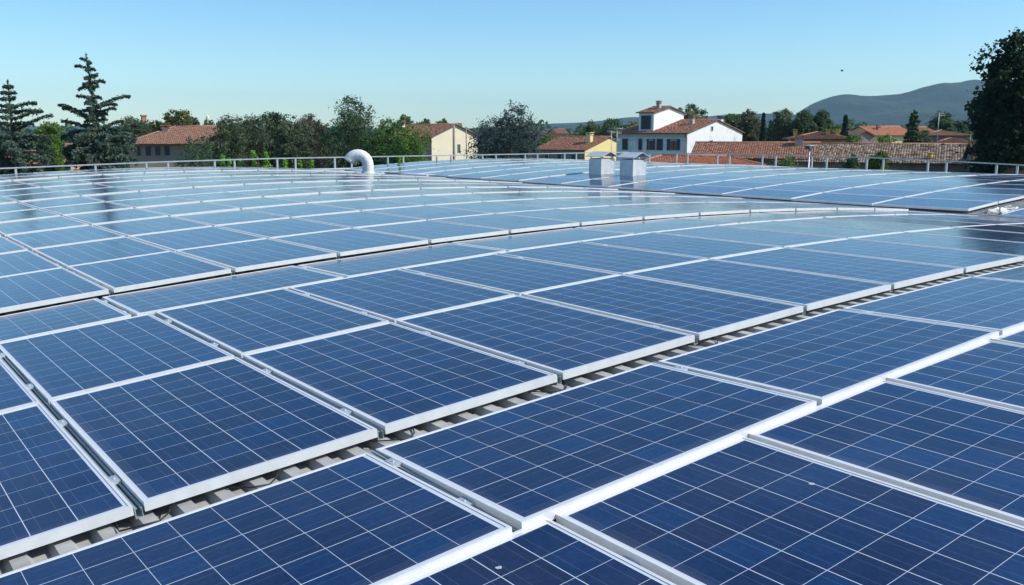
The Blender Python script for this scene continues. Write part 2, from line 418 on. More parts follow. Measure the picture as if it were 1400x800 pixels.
for which, key, a, v0, ln, dz, cl, desc in SEAMS:
    pitch = PU if key == 'p' else PL
    items = []
    for k in range(-4, 16):
        u = a + k * pitch
        if u < (-11 if which == 1 else -6.0) or u > (6.0 if which == 1 else 5.5): continue
        pts = [surf(u, v0 + ln * t, which) for t in np.linspace(0, 1, 12)]
        if not any(in_view(p) and clear_line(p) for p in pts): continue
        items.append((project(pts[3])[0], u))
    items.sort()
    for i, (px, u) in enumerate(items, 1):
        if ln not in RM: RM[ln] = rail_mesh(ln)
        w_ = 'leftmost' if i == 1 else 'rightmost' if i == len(items) else ORD[i] + ' from left'
        r_ = thing('mounting_rail', f'metal rail, {w_}, in the seams of {desc}', 'rail', M=vault_frame(u, v0, which, dz), group='mounting rails in the seams between panels')
        link('channel', RM[ln], r_)
        for y in cl: link('clamp', CL, r_, (0, y, 0))

# roof shell below: corrugated sheets following the vaults; walls of the building
FRONT, BACK = -3.0, 28.38
bld = thing('industrial_building', 'wide industrial building whose vaulted roof is covered in solar panels', 'building', (0, 0, 0))
def vault_sheet(which, u0, u1):
    b = MB(); per = 0.145; us = []
    n = int((u1 - u0) / per)
    for i in range(n):
        for f_, hgt in ((0.0, 0), (0.30, 0), (0.42, 1), (0.80, 1), (0.92, 0)):
            us.append((u0 + (i + f_) * per, -0.090 + 0.032 * hgt))
    us.append((u0 + n * per, -0.090))
    top = [[tuple(surf(u, v, which, z)) for u, z in us] for v in (FRONT, BACK)]
    i0 = len(b.v); b.v += top[0] + top[1]; m = len(us)
    for i in range(m - 1): b.f.append((i0 + i, i0 + i + 1, i0 + m + i + 1, i0 + m + i)); b.mi.append(0); b.sm.append(False)
    lo = [[(p[0], p[1], p[2] - 0.25) for p in row] for row in ([tuple(surf(u, v, which, -0.090)) for u, z in us] for v in (FRONT, BACK))]
    i1 = len(b.v); b.v += lo[0] + lo[1]
    for i in range(m - 1):
        b.f.append((i1 + m + i, i1 + m + i + 1, i1 + i + 1, i1 + i)); b.mi.append(0); b.sm.append(False)
        b.f.append((i1 + i, i1 + i + 1, i0 + i + 1, i0 + i)); b.mi.append(0); b.sm.append(False)
        b.f.append((i0 + m + i, i0 + m + i + 1, i1 + m + i + 1, i1 + m + i)); b.mi.append(0); b.sm.append(False)
    return b.mesh('vault_sheet', MAT['cover'])
link('roof', vault_sheet(1, -13.0, 6.30), bld); link('roof', vault_sheet(2, -6.36, 6.6), bld)
g = MB(); zg = -0.37
g.box((6.30, FRONT, zg - 0.1), (6.41, BACK, zg + 0.0)); g.box((6.20, FRONT, zg), (6.30, BACK, -0.262)); g.box((6.365, FRONT, zg), (6.385, BACK, -0.262))
link('gutter', g.mesh('gutter', MAT['flash']), bld)
g = MB()
g.box((-13.2, BACK + 0.003, -0.62), (20.0, BACK + 0.36, -0.20)); g.box((-13.2, BACK - 0.02, -0.197), (20.05, BACK + 0.39, -0.17))
link('coping', g.mesh('coping', MAT['flash']), bld)
g = MB()
g.box((19.36, FRONT, -0.9), (20.0, BACK, -0.50)); g.box((19.98, FRONT, -0.62), (20.40, BACK + 0.36, -0.34)); g.box((19.95, FRONT, -0.337), (20.43, BACK + 0.39, -0.31))
link('parapet', g.mesh('parapet', MAT['flash']), bld)
g = MB(); g.box((-13.0, FRONT, GROUND), (20.35, BACK + 0.3, -1.75))
link('wall', g.mesh('building_wall', MAT['concrete']), bld)
g = MB(); g.box((-13.0, FRONT, -1.747), (20.30, BACK + 0.25, -1.05)); link('fascia', g.mesh('fascia', MAT['cover']), bld)
# white flashing pieces at the valley, near the back
for v, ln, lab in ((26.2, 2.1, 'white folded flashing beside the gooseneck duct'), (23.3, 1.5, 'shorter white flashing in the valley between the vaults')):
    b = MB(); b.box((6.02, v - ln / 2, -0.245), (6.06, v + ln / 2, -0.185)); b.box((6.02, v - ln / 2, -0.185), (6.32, v + ln / 2, -0.177))
    o = link('valley_flashing', b.mesh('valley_flashing', MAT['frame'])); tag(o, lab, 'flashing')

# railings
def railing(pts, posts, zb, lab, face):
    r_ = thing('railing', lab, 'railing', tuple(pts[len(pts) // 2]))
    inv = r_.matrix_basis.inverted() if False else Matrix.Translation(-Vector(pts[len(pts) // 2]))
    b = MB()
    for p, q in zip(pts, pts[1:]):
        p, q = Vector(p), Vector(q); d = (q - p).normalized(); s = Vector((-d.y, d.x, 0)) * 0.025
        a = [p - s, p + s, q + s, q - s]; h = Vector((0, 0, 0.036))
        A = [x - h * .5 for x in a]; B = [x + h * .5 for x in a]
        A = [inv @ x for x in A]; B = [inv @ x for x in B]
        b.quad([B[0], B[3], B[2], B[1]]); b.quad(A)
        b.quad([A[0], A[3], B[3], B[0]]); b.quad([A[2], A[1], B[1], B[2]]); b.quad([A[1], A[0], B[0], B[1]]); b.quad([A[3], A[2], B[2], B[3]])
    link('handrail', b.mesh('handrail', MAT['post']), r_)
    pm = MB(); pm.box((-0.027, -0.027, 0), (0.027, 0.027, 1.0)); pm.box((-0.07, -0.07, 0.0), (0.07, 0.07, 0.02))
    me = pm.mesh('railing_post', MAT['post'])
    for x, y, zt in posts:
        o = link('post', me, r_); o.location = inv @ Vector((x, y, zb)); o.scale = (1, 1, zt - zb - 0.03)
    return r_
YF = 28.6
fr = [(-12, YF, -0.14), (-4, YF, 0.06), (-2, YF, 0.105), (0.5, YF, 0.16), (4, YF, 0.20), (20.2, YF, 0.20)]
zi = lambda x: float(np.interp(x, [p[0] for p in fr], [p[2] for p in fr]))
fp = []
for k in range(-7, 8):
    for x in (4.05 + 2.08 * k, 4.69 + 2.08 * k):
        if -12 < x < 20.1: fp.append((x, YF, zi(x)))
railing(fr, fp, -0.168, 'grey handrail on short posts along the back rim of the roof', 1)
sr = [(20.2, YF - 0.08, 0.195), (20.2, 25.2, 0.205), (20.2, 20, 0.215), (20.2, 17, 0.20), (20.2, 14.4, 0.15), (20.2, 12.3, 0.09), (20.2, 8, -0.02), (20.2, 2, -0.1)]
zs = lambda y: float(np.interp(y, [p[1] for p in sr][::-1], [p[2] for p in sr][::-1]))
sp_ = []
for k in range(-11, 2):
    for y in (25.8 + 2.14 * k, 25.2 + 2.14 * k):
        if 2.2 < y < 28: sp_.append((20.2, y, zs(y)))
railing(sr, sp_, -0.308, 'grey handrail with pairs of pale posts along the right edge of the roof', 1)

# two box vents
for i, (x, y) in enumerate(VENTS):
    lab = ['galvanised box vent with overhanging cap, farther one, nearer the gooseneck duct', 'galvanised box vent with tilted cap, nearer one, right of its twin'][i]
    zb = surf(x - X2, y, 2).z - 0.02
    r_ = thing('roof_vent', lab, 'vent', (x + 0.24, y + 0.23, zb), 'box vents on the farther vault')
    b = MB(); a, c, h = 0.24, 0.23, 0.43
    b.box((-a, -c, -0.1), (a, c, h)); b.box((-a - 0.012, -c - 0.012, -0.1), (a + 0.012, c + 0.012, 0.045)); 
    for sx in (-1, 1):
        for sy in (-1, 1): b.box((sx * a - 0.008, sy * c - 0.008, 0.045), (sx * a + 0.008, sy * c + 0.008, h))
    link('housing', b.mesh('vent_housing', MAT['galv_pale']), r_)
    b = MB()
    for sx in (-1, 1):
        for sy in (-1, 1): b.box((sx * (a - 0.03) - 0.012, sy * (c - 0.03) - 0.012, h), (sx * (a - 0.03) + 0.012, sy * (c - 0.03) + 0.012, h + 0.06))
    b.box((-a + 0.02, -c + 0.02, h), (a - 0.02, c - 0.02, h + 0.012), 1)
    link('stand', b.mesh('vent_stand', [MAT['galv'], MAT['dark']]), r_)
    b = MB(); e = 0.10; z0 = h + 0.05; hw_, rise, th = a + 0.06, 0.125, 0.012
    for sg in (-1, 1):
        P = [(sg * hw_, -c - e, z0), (sg * hw_, c + e, z0), (0, c + e, z0 + rise), (0, -c - e, z0 + rise)]
        Q = [(x_, y_, z_ + th) for x_, y_, z_ in P]
        b.quad(Q if sg > 0 else Q[::-1]); b.quad(P[::-1] if sg > 0 else P)
        for q in range(4): 
            f_ = [P[q], P[(q + 1) % 4], Q[(q + 1) % 4], Q[q]]; b.quad(f_ if sg > 0 else f_[::-1])
    link('cap', b.mesh('vent_cap', MAT['galv_pale']), r_)

# gooseneck duct
def gooseneck():
    x, y = PIPE; zb = surf(x, y, 1).z
    r_ = thing('gooseneck_duct', 'white gooseneck duct with open end bent down, standing behind the panels', 'duct', (x, y, zb))
    d = Vector((-RT[0], -RT[1], 0))      # bends over towards the side
    rb, h, rad = 0.288, 0.245, 0.165
    path = [Vector((0, 0, -0.12)), Vector((0, 0, h))]
    steps = 10
    for k in range(1, steps + 1):
        t = R_(147) * k / steps
        path.append(d * (rb - rb * math.cos(t)) + Vector((0, 0, h + rb * math.sin(t))))
    t = R_(147); end = d * math.sin(t) * 0.06 + Vector((0, 0, math.cos(t) * 0.06)); path.append(path[-1] + end)
    def shell(rad, rev):
        b = MB(); b.tube(path, rad, 28, 0, cap=False, smooth=True)
        if rev: b.f = [tuple(reversed(f)) for f in b.f]
        return b
    o_ = shell(rad, False); i_ = shell(rad - 0.006, True); n0 = len(o_.v)
    o_.v += i_.v; o_.f += [tuple(q + n0 for q in f) for f in i_.f]; o_.mi += [1] * len(i_.f); o_.sm += i_.sm
    k = len(path) - 1
    for q in range(28):
        a = k * 28 + q; b_ = k * 28 + (q + 1) % 28; o_.f.append((a, b_, n0 + b_, n0 + a)); o_.mi.append(0); o_.sm.append(False)
    link('duct', o_.mesh('duct_shell', [MAT['duct'], MAT['galv']]), r_)
    b = MB()
    for k in (1, 4, 7, len(path) - 2):
        p = path[k]; t_ = (path[k + 1] - path[k - 1]).normalized(); b.tube([p - t_ * 0.008, p + t_ * 0.008], rad + 0.002, 28, 0)
    link('seam_band', b.mesh('seam_band', MAT['duct']), r_)
    b = MB(); b.tube([(0, 0, -0.02), (0, 0, 0.05)], [0.235, 0.18], 28); link('collar', b.mesh('collar', MAT['flash']), r_)
gooseneck()

# cables and debris lying on the bare strips of roof
def cable(name, pts, rad, mat, lab):
    b = MB(); b.tube(pts, rad, 6); o = link(name, b.mesh(name, MAT[mat])); tag(o, lab, 'cable', None); return o
cols = [(-7.53, 'loop of black cable hanging at the left end of the open gap'), (-7.1, 'black cable stub under the panel edge, second from left'), (-6.45, 'black cable tail below the panel corner in the gap middle'), (-5.55, 'short black cable end in the gap further right'), (-4.4, 'black cable loop in the gap near its thin right part')]
for i, (u, lab) in enumerate(cols):
    a = random.uniform(-.05, .05)
    cable('cable', [surf(u, 3.42, 1, -0.048), surf(u + .02, 3.37, 1, -0.050), surf(u + .06 + a, 3.31, 1, -0.050), surf(u + .15, 3.285, 1, -0.051), surf(u + .2, 3.33, 1, -0.050), surf(u + .24, 3.42, 1, -0.048)], 0.0035, 'cable', lab)
cable('cable', [surf(-8.0, 3.42, 1, -0.048), surf(-8.03, 3.33, 1, -0.05), surf(-8.0, 3.26, 1, -0.053), surf(-8.05, 3.2, 1, -0.055)], 0.006, 'red_cable', 'short red cable at the left end of the open gap')
def crumple(x, y, z, sx, sy, sz, seed, lab, name='plastic_sheet', cat='sheet', mat='sheet'):
    r = np.random.default_rng(seed); b = MB(); n = 9
    V = [[(x + sx * (i / (n - 1) - .5) + r.normal(0, .02) * sx, y + sy * (j / (n - 1) - .5) + r.normal(0, .02) * sy, z + sz * abs(r.normal(0, .6)) * (1 - abs(2 * i / (n - 1) - 1) ** 3)) for i in range(n)] for j in range(n)]
    for dz, fl in ((0, 0), (-0.015, 1)):
        i0 = len(b.v)
        for row in V: b.v += [(p[0], p[1], p[2] + dz) for p in row]
        for j in range(n - 1):
            for i in range(n - 1):
                f = (i0 + j * n + i, i0 + j * n + i + 1, i0 + (j + 1) * n + i + 1, i0 + (j + 1) * n + i)
                b.f.append(f[::-1] if fl else f); b.mi.append(0); b.sm.append(False)
    o = link(name, b.mesh(name, MAT[mat])); tag(o, lab, cat)
crumple(7.35, 6.82, -0.235, 1.3, 0.36, 0.06, 3, 'crumpled off-white sheet lying in the pit below the thick white edge')
crumple(8.75, 6.80, -0.20, 1.1, 0.34, 0.07, 4, 'pale crumpled sheet farther right in the pit, at the picture edge')
crumple(6.62, 6.80, -0.26, 0.3, 0.3, 0.06, 5, 'small brown heap of rubble at the pit corner', 'rubble_heap', 'rubble', 'stone_wall')

# ------------------------------------------------------------------ tiled roofs and houses
def slope(b, O, es, et, nrm, T, s0f, s1f, cw=0.22, rh=0.38, seg=4, mi=0, off=0):
    """tile slope: es along the eave, et up the slope (unit vectors), rows of half-round tiles"""
    O, es, et, nrm = Vector(O), Vector(es), Vector(et), Vector(nrm)
    S0 = min(s0f(0), s0f(T)); S1 = max(s1f(0), s1f(T))
    ncol = max(1, int(round((S1 - S0) / cw))); cw = (S1 - S0) / ncol
    nrow = max(1, int(round(T / rh))); rh = T / nrow
    ss = [S0 + cw * (i / seg) for i in range(ncol * seg + 1)]
    hh = [0.065 * abs(math.sin(math.pi * (i / seg))) ** 0.8 if seg > 2 else 0.05 * (i % 2) for i in range(ncol * seg + 1)]
    for r in range(nrow):
        t0, t1 = r * rh, (r + 1) * rh
        base = len(b.v)
        jit = [random.gauss(0, .012) for _ in range(ncol + 1)]
        for t, lift in ((t0, 0.035), (t1, 0.0)):
            a, c = s0f(t), s1f(t)
            for i, s in enumerate(ss):
                s_ = min(max(s, a), c)
                b.v.append(tuple(O + es * s_ + et * t + nrm * (hh[i] + lift + 0.04 + jit[min(i // seg, ncol)])))
        m = len(ss)
        for i in range(m - 1):
            a, c = s0f(t0), s1f(t0); a1, c1 = s0f(t1), s1f(t1)
            if (ss[i + 1] <= a and ss[i + 1] <= a1) or (ss[i] >= c and ss[i] >= c1): continue
            b.f.append((base + i, base + i + 1, base + m + i + 1, base + m + i)); b.mi.append(mi); b.sm.append(seg > 2)
            u = i // seg + 0.5 + off; q = (u, r + 0.5)
            b.uv[len(b.f) - 1] = [q] * 4
        # riser closing the eave side of this row
        lowb = len(b.v); a, c = s0f(t0), s1f(t0)
        for s in ss:
            s_ = min(max(s, a), c); b.v.append(tuple(O + es * s_ + et * t0 + nrm * 0.0))
        for i in range(m - 1):
            if ss[i + 1] <= a or ss[i] >= c: continue
            b.f.append((lowb + i, lowb + i + 1, base + i + 1, base + i)); b.mi.append(mi); b.sm.append(False); b.uv[len(b.f) - 1] = [(i // seg + .5 + off, r + .5)] * 4
    # boarded underside
    P = [O + es * s0f(0), O + es * s1f(0), O + et * T + es * s1f(T), O + et * T + es * s0f(T)]
    b.quad([p - nrm * 0.02 for p in P][::-1], mi + 1); 
    for q in range(4):
        p0, p1 = P[q], P[(q + 1) % 4]
        if (p1 - p0).length > 0.01: b.quad([p0 - nrm * 0.02, p1 - nrm * 0.02, p1 + nrm * 0.05, p0 + nrm * 0.05], mi + 1)
MAT['eave'] = plain('eave_timber', (0.10, 0.07, 0.05), 0.9)

def tile_roof(root, kind, L, W, ze, zr, mat, ov=0.4, ovg=0.25, seg=3, hipl=None, cw=0.22, name='roof', at=(0, 0)):
    """local: x 0..L along ridge, y 0..W; eave height ze at wall line, ridge zr"""
    b = MB(); h = zr - ze; half = W / 2
    sl = math.hypot(half, h); up = Vector((0, half / sl, h / sl)); nr = Vector((0, -h / sl, half / sl))
    e = ov * sl / half; T = sl + e
    x0, y0 = at
    if kind == 'gable':
        for sgn in (0, 1):
            if sgn == 0:
                O = Vector((x0 - ovg, y0, ze)) - up * e; es = Vector((1, 0, 0)); et = up; n = nr
            else:
                O = Vector((x0 + L + ovg, y0 + W, ze)); et = Vector((0, -up.y, up.z)); O = O - et * e; es = Vector((-1, 0, 0)); n = Vector((0, -nr.y, nr.z))
            slope(b, O, es, et, n, T, lambda t: 0.0, lambda t: L + 2 * ovg, cw, 0.38, seg, 0, sgn * 300)
        b.tube([(x0 - ovg, y0 + half, zr + 0.06), (x0 + L + ovg, y0 + half, zr + 0.06)], 0.12, 8, 2)
    else:
        for sgn in (0, 1):
            es = Vector((1, 0, 0)) if sgn == 0 else Vector((-1, 0, 0))
            et = up if sgn == 0 else Vector((0, -up.y, up.z)); n = nr if sgn == 0 else Vector((0, -nr.y, nr.z))
            O = (Vector((x0 - ov, y0, ze)) if sgn == 0 else Vector((x0 + L + ov, y0 + W, ze))) - et * e
            k = (half + ov) / T
            slope(b, O, es, et, n, T, lambda t, k=k: t * k, lambda t, k=k: L + 2 * ov - t * k, cw, 0.38, seg, 0, sgn * 300)
        for sgn in (0, 1):
            es = Vector((0, -1, 0)) if sgn == 0 else Vector((0, 1, 0))
            et = Vector((up.y, 0, up.z)) if sgn == 0 else Vector((-up.y, 0, up.z)); n = Vector((-up.z, 0, up.y)) if sgn == 0 else Vector((up.z, 0, up.y))
            O = (Vector((x0, y0 + W + ov, ze)) if sgn == 0 else Vector((x0 + L, y0 - ov, ze))) - et * e
            k = (half + ov) / T
            slope(b, O, es, et, n, T, lambda t, k=k: t * k, lambda t, k=k: W + 2 * ov - t * k, cw, 0.38, seg, 0, 700 + sgn * 300)
        b.tube([(x0 + half, y0 + half, zr + 0.06), (x0 + L - half, y0 + half, zr + 0.06)], 0.12, 8, 2)
        zc = ze - e * up.z
        for cx_, cy_, rx in ((x0 - ov, y0 - ov, x0 + half), (x0 - ov, y0 + W + ov, x0 + half), (x0 + L + ov, y0 - ov, x0 + L - half), (x0 + L + ov, y0 + W + ov, x0 + L - half)):
            b.tube([(cx_, cy_, zc + 0.08), (rx, y0 + half, zr + 0.06)], 0.1, 8, 2)
    return link(name, b.mesh('tile_roof', [mat, MAT['eave'], MAT['brick'] if mat is not MAT['faded_tiles'] else MAT['faded_tiles']]), root)

def gable_wall(root, L, W, z0, ze, zr, mat, name='wall', at=(0, 0)):
    b = MB(); x0, y0 = at
    prof = [(0, z0), (W, z0), (W, ze), (W / 2, zr), (0, ze)]
    A = [(x0, y0 + y, z) for y, z in prof]; B_ = [(x0 + L, y0 + y, z) for y, z in prof]
    b.quad(A[::-1]); b.quad(B_)
    for q in range(5):
        if q in (2, 3): pass
        b.quad([A[q], A[(q + 1) % 5], B_[(q + 1) % 5], B_[q]])
    return link(name, b.mesh('house_wall', mat), root)
def box_part(root, name, lo, hi, mat):
    b = MB(); b.box(lo, hi); return link(name, b.mesh(name, MAT[mat] if isinstance(mat, str) else mat), root)
def window(root, axis, s, z, w, h, wall, shutters='shutter', open_=True, frame='frame', side=-1):
    """window on a wall plane. axis 'x': wall runs along x at y=wall (outside is side*y); 'y': wall runs along y at x=wall"""
    def bx(a0, a1, z0, z1, d0, d1):
        d0, d1 = sorted((wall + side * d0, wall + side * d1))
        return ((a0, d0, z0), (a1, d1, z1)) if axis == 'x' else ((d0, a0, z0), (d1, a1, z1))
    f = MB(); t = 0.09
    for r in ((s - w/2 - t, s + w/2 + t, z - t, z), (s - w/2 - t, s + w/2 + t, z + h, z + h + t), (s - w/2 - t, s - w/2, z, z + h), (s + w/2, s + w/2 + t, z, z + h)):
        f.box(*bx(*r, -0.05, 0.06))
    fo = link('window', f.mesh('window_frame', MAT['grey_wall' if frame == 'frame' else frame]), root)
    p = MB(); p.box(*bx(s - w/2, s + w/2, z, z + h, -0.03, 0.01))
    for k in (0.33, 0.66): p.box(*bx(s - w/2, s + w/2, z + h * k - .02, z + h * k + .02, 0.01, 0.03), 1)
    p.box(*bx(s - .025, s + .025, z, z + h, 0.0305, 0.045), 1)
    link('pane', p.mesh('pane', [MAT['glass_dark'], MAT['shutter']]), fo)
    if shutters:
        for sg in (-1, 1):
            c = s + sg * (w/2 + w/4 + .03) if open_ else s + sg * w/4
            sh = MB(); sh.box(*bx(c - w/4 + .01, c + w/4 - .01, z - .03, z + h + .03, 0.065, 0.11))
            for k in range(1, 8):
                zz = z + h * k / 8; sh.box(*bx(c - w/4 + .06, c + w/4 - .06, zz - .03, zz + .03, 0.112, 0.125))
            link('shutter', sh.mesh('shutter', MAT[shutters]), fo)
    return fo
def chimney(root, x, y, z0, z1, w=0.5, mat='chimney', capm='brick'):
    b = MB(); b.box((x - w/2, y - w/2, z0), (x + w/2, y + w/2, z1)); o = link('chimney', b.mesh('chimney', MAT[mat]), root)
    b = MB(); b.box((x - w*.65, y - w*.65, z1), (x + w*.65, y + w*.65, z1 + .08))
    for sx in (-1, 1):
        for sy in (-1, 1): b.box((x + sx * w*.38 - .06, y + sy * w*.38 - .06, z1 + .08), (x + sx * w*.38 + .06, y + sy * w*.38 + .06, z1 + .28))
    b.box((x - w*.7, y - w*.7, z1 + .28), (x + w*.7, y + w*.7, z1 + .36)); link('chimney_cap', b.mesh('chimney_cap', MAT[capm]), o); return o
def house_root(name, label, cat, px, D, xdir, group=None):
    """xdir, in view terms (right, away): direction of local +x; +y is 90 degrees counter-clockwise seen from above"""
    p = spot(px, D); s = (px - 700) / FOC
    th = math.atan(s)
    # local view basis at this column
    ex = RH * xdir[0] + FH * xdir[1]; ex = ex / np.linalg.norm(ex)
    M = Matrix.Translation((p[0], p[1], 0)) @ Matrix.Rotation(math.atan2(ex[1], ex[0]), 4, 'Z')
    return thing(name, label, cat, M=M, group=group)

# -- white farmhouse with a roof tower. Local x runs along the shaded facade (leftwards-away), y = -depth; use x along facade from far end to near corner
A40 = R_(40)
fd = (-0.766, 0.643)          # along facade, away from the near corner
# local frame: +x = from corner pointing along -fd would leave the house; take origin at far facade end
Lf, Wg = 10.9, 15.8
pc = spot(940, 120); far = pc + (RH * fd[0] + FH * fd[1]) * Lf
ex = -(RH * fd[0] + FH * fd[1])
Mh = Matrix.Translation((far[0], far[1], 0)) @ Matrix.Rotation(math.atan2(ex[1], ex[0]), 4, 'Z')
h1 = thing('farmhouse', 'white farmhouse with shuttered grey facade and a square tower on its tiled roof', 'house', M=Mh)
ZE, ZR = 1.05, 2.75
gable_wall(h1, Lf, Wg, GROUND, ZE, ZR, MAT['white_wall'])
tile_roof(h1, 'gable', Lf, Wg, ZE, ZR, MAT['terracotta'], 0.55, 0.25, 3)
box_part(h1, 'cornice', (0.0, -0.10, ZE - 0.62), (Lf, 0.0 - 0.003, ZE - 0.10), 'grey_wall')
box_part(h1, 'string_course', (0.0, -0.07, ZE - 1.02), (Lf, -0.003, ZE - 0.90), 'grey_wall')
def sf(px):   # facade coordinate of a survey column
    q = (px - 700) / FOC * math.cos(PITCH); s = (240 / FOC * math.cos(PITCH) * 120 - q * 120) / (0.766 + 0.643 * q); return Lf - s
window(h1, 'x', sf(855.2), -1.2, 0.85, 1.42, 0, 'shutter', False)
window(h1, 'x', sf(876.0), -1.2, 0.55, 1.42, 0, 'shutter', False)
window(h1, 'x', sf(890.7), -1.2, 0.62, 1.42, 0, 'shutter', True)
window(h1, 'x', sf(902.6), -1.2, 0.9, 1.42, 0, 'shutter', False)
window(h1, 'x', sf(921.5), -1.2, 0.95, 1.42, 0, 'shutter', True)
window(h1, 'y', 6.6, 1.35, 0.45, 0.5, Lf, None, side=1)
window(h1, 'y', 6.5, -0.95, 0.75, 0.95, Lf, None, side=1)
b = MB(); b.tube([(Lf - 0.25, -0.12, GROUND), (Lf - 0.25, -0.12, ZE - 0.1)], 0.06, 8); link('downpipe', b.mesh('downpipe', MAT['brick']), h1)
chimney(h1, Lf - 2.2, 5.0, 1.6, 2.95, 0.55); chimney(h1, Lf - 0.8, 10.5, 1.4, 2.95, 0.6, 'white_wall', 'shutter'); chimney(h1, 3.2, 9.0, 1.5, 3.1, 0.5)
# tower
tx0, tx1, ty0, ty1 = Lf - 7.9, Lf - 5.56, 0.7, 8.7
b = MB(); prof = [(ty0, 0.5), (ty1, 0.5), (ty1, 3.75), ((ty0 + ty1) / 2, 4.55), (ty0, 3.75)]
A_ = [(tx0, y, z) for y, z in prof]; B_ = [(tx1, y, z) for y, z in prof]; b.quad(A_[::-1]); b.quad(B_)
for q in range(5): b.quad([A_[q], A_[(q + 1) % 5], B_[(q + 1) % 5], B_[q]])
tw = link('tower', b.mesh('tower', MAT['tower_wall']), h1)
tile_roof(tw, 'gable', tx1 - tx0, ty1 - ty0, 3.75, 4.55, MAT['terracotta'], 0.4, 0.3, 3, at=(tx0, ty0))
window(tw, 'x', (tx0 + tx1) / 2, 1.55, 1.5, 1.75, ty0, 'shutter', False)
box_part(tw, 'sill', (tx0 - .08, ty0 - .12, 1.15), (tx1 + .08, ty0 - .003, 1.35), 'grey_wall')
chimney(tw, tx1 - 0.9, 3.4, 4.0, 5.0, 0.5)

# -- low red-roofed wing in front of the farmhouse
h = house_root('outbuilding', 'low outbuilding with red tiled roof right in front of the white farmhouse', 'house', 866, 78, (0.985, -0.12))
gable_wall(h, 10.6, 5, GROUND, -1.62, -1.60, MAT['stone_wall']); tile_roof(h, 'hip', 10.6, 5, -1.62, -0.98, MAT['red_tiles'], 0.4, 0.3, 3)
# -- terracotta roof right of the farmhouse
h = house_root('barn', 'barn with clean terracotta tile roof between the farmhouse and the mottled roof', 'barn', 948, 88, (0.90, -0.30))
gable_wall(h, 11.3, 8.4, GROUND, -1.25, 0.02, MAT['stone_wall']); tile_roof(h, 'gable', 11.3, 8.4, -1.25, 0.02, MAT['terracotta'], 0.5, 0.3, 4)
chimney(h, 9.6, 3.6, -0.6, 0.45, 0.75, 'chimney', 'brick')
# -- long mottled roof
h = house_root('barn', 'long low barn with mottled old tile roof and yellow flue', 'barn', 1062, 85.5, (0.906, -0.42))
gable_wall(h, 16.9, 8.6, GROUND, -1.45, -0.05, MAT['stone_wall']); tile_roof(h, 'gable', 16.9, 8.6, -1.45, -0.05, MAT['old_tiles'], 0.6, 0.3, 4)
b = MB(); b.tube([(13.1, 0.5, -1.3), (13.1, 0.5, -0.75)], 0.2, 12); b.tube([(13.1, 0.5, -0.75), (13.1, 0.5, -0.68)], 0.26, 12); link('flue', b.mesh('flue', MAT['pot']), h)
for xx in (9.6, 16.2):
    b = MB(); b.tube([(xx, 4.0, -0.1), (xx, 4.0, 0.75)], 0.07, 8); link('vent_pipe', b.mesh('vent_pipe', MAT['wood_pole']), h)
# lean-to in front of it
h = house_root('lean_to', 'dark lean-to with a strip of tiles below the mottled barn roof', 'shed', 1180, 72, (0.94, -0.33))
gable_wall(h, 15.5, 3.2, GROUND, -2.75, -2.2, MAT['stone_wall']); tile_roof(h, 'gable', 15.5, 3.2, -2.75, -2.2, MAT['old_tiles'], 0.35, 0.3, 4)
# -- brown roof under the big tree
h = house_root('barn', 'barn with dark brown tile roof shaded by the big tree', 'barn', 1338, 72, (0.93, -0.36))
gable_wall(h, 16, 8, GROUND, -1.15, 0.20, MAT['stone_wall']); tile_roof(h, 'gable', 16, 8, -1.15, 0.20, MAT['brown_tiles'], 0.5, 0.3, 4)
h = house_root('shed', 'small shed with sunlit pale tiles at the right edge', 'shed', 1378, 60, (0.95, -0.3))
gable_wall(h, 7, 3, GROUND, -1.55, -0.95, MAT['stone_wall']); tile_roof(h, 'gable', 7, 3, -1.55, -0.95, MAT['faded_tiles'], 0.4, 0.3, 4)
# -- yellow house
def y_house():
    L, W, D = 9.2, 12.6, 134
    pc = spot(800, D); ex = RH * 0.766 - FH * 0.643; o = pc - ex * L
    h = thing('yellow_house', 'pale yellow house with red tiled roof and yellow chimney', 'house', M=Matrix.Translation((o[0], o[1], 0)) @ Matrix.Rotation(math.atan2(ex[1], ex[0]), 4, 'Z'))
    ze, zr = zat(207, D) + .25, zat(187.5, D + 4.5)
    gable_wall(h, L, W, GROUND, ze, zr, MAT['yellow']); tile_roof(h, 'gable', L, W, ze, zr, MAT['terracotta'], 0.5, 0.25, 3)
    box_part(h, 'shade_panel', (0.0, -0.06, GROUND), (L - 0.02, -0.003, ze - 0.2), 'olive_wall')  # olive skin over the yellow wall facing away from the sun: shade as colour
    chimney(h, L - 1.6, 3.4, ze + .3, zr + 0.35, 0.75, 'yellow', 'yellow')
    for x in (2.2, 4.6, 7.2): window(h, 'x', x, ze - 1.75, 0.7, 1.0, -0.06, 'shutter', False)
y_house()
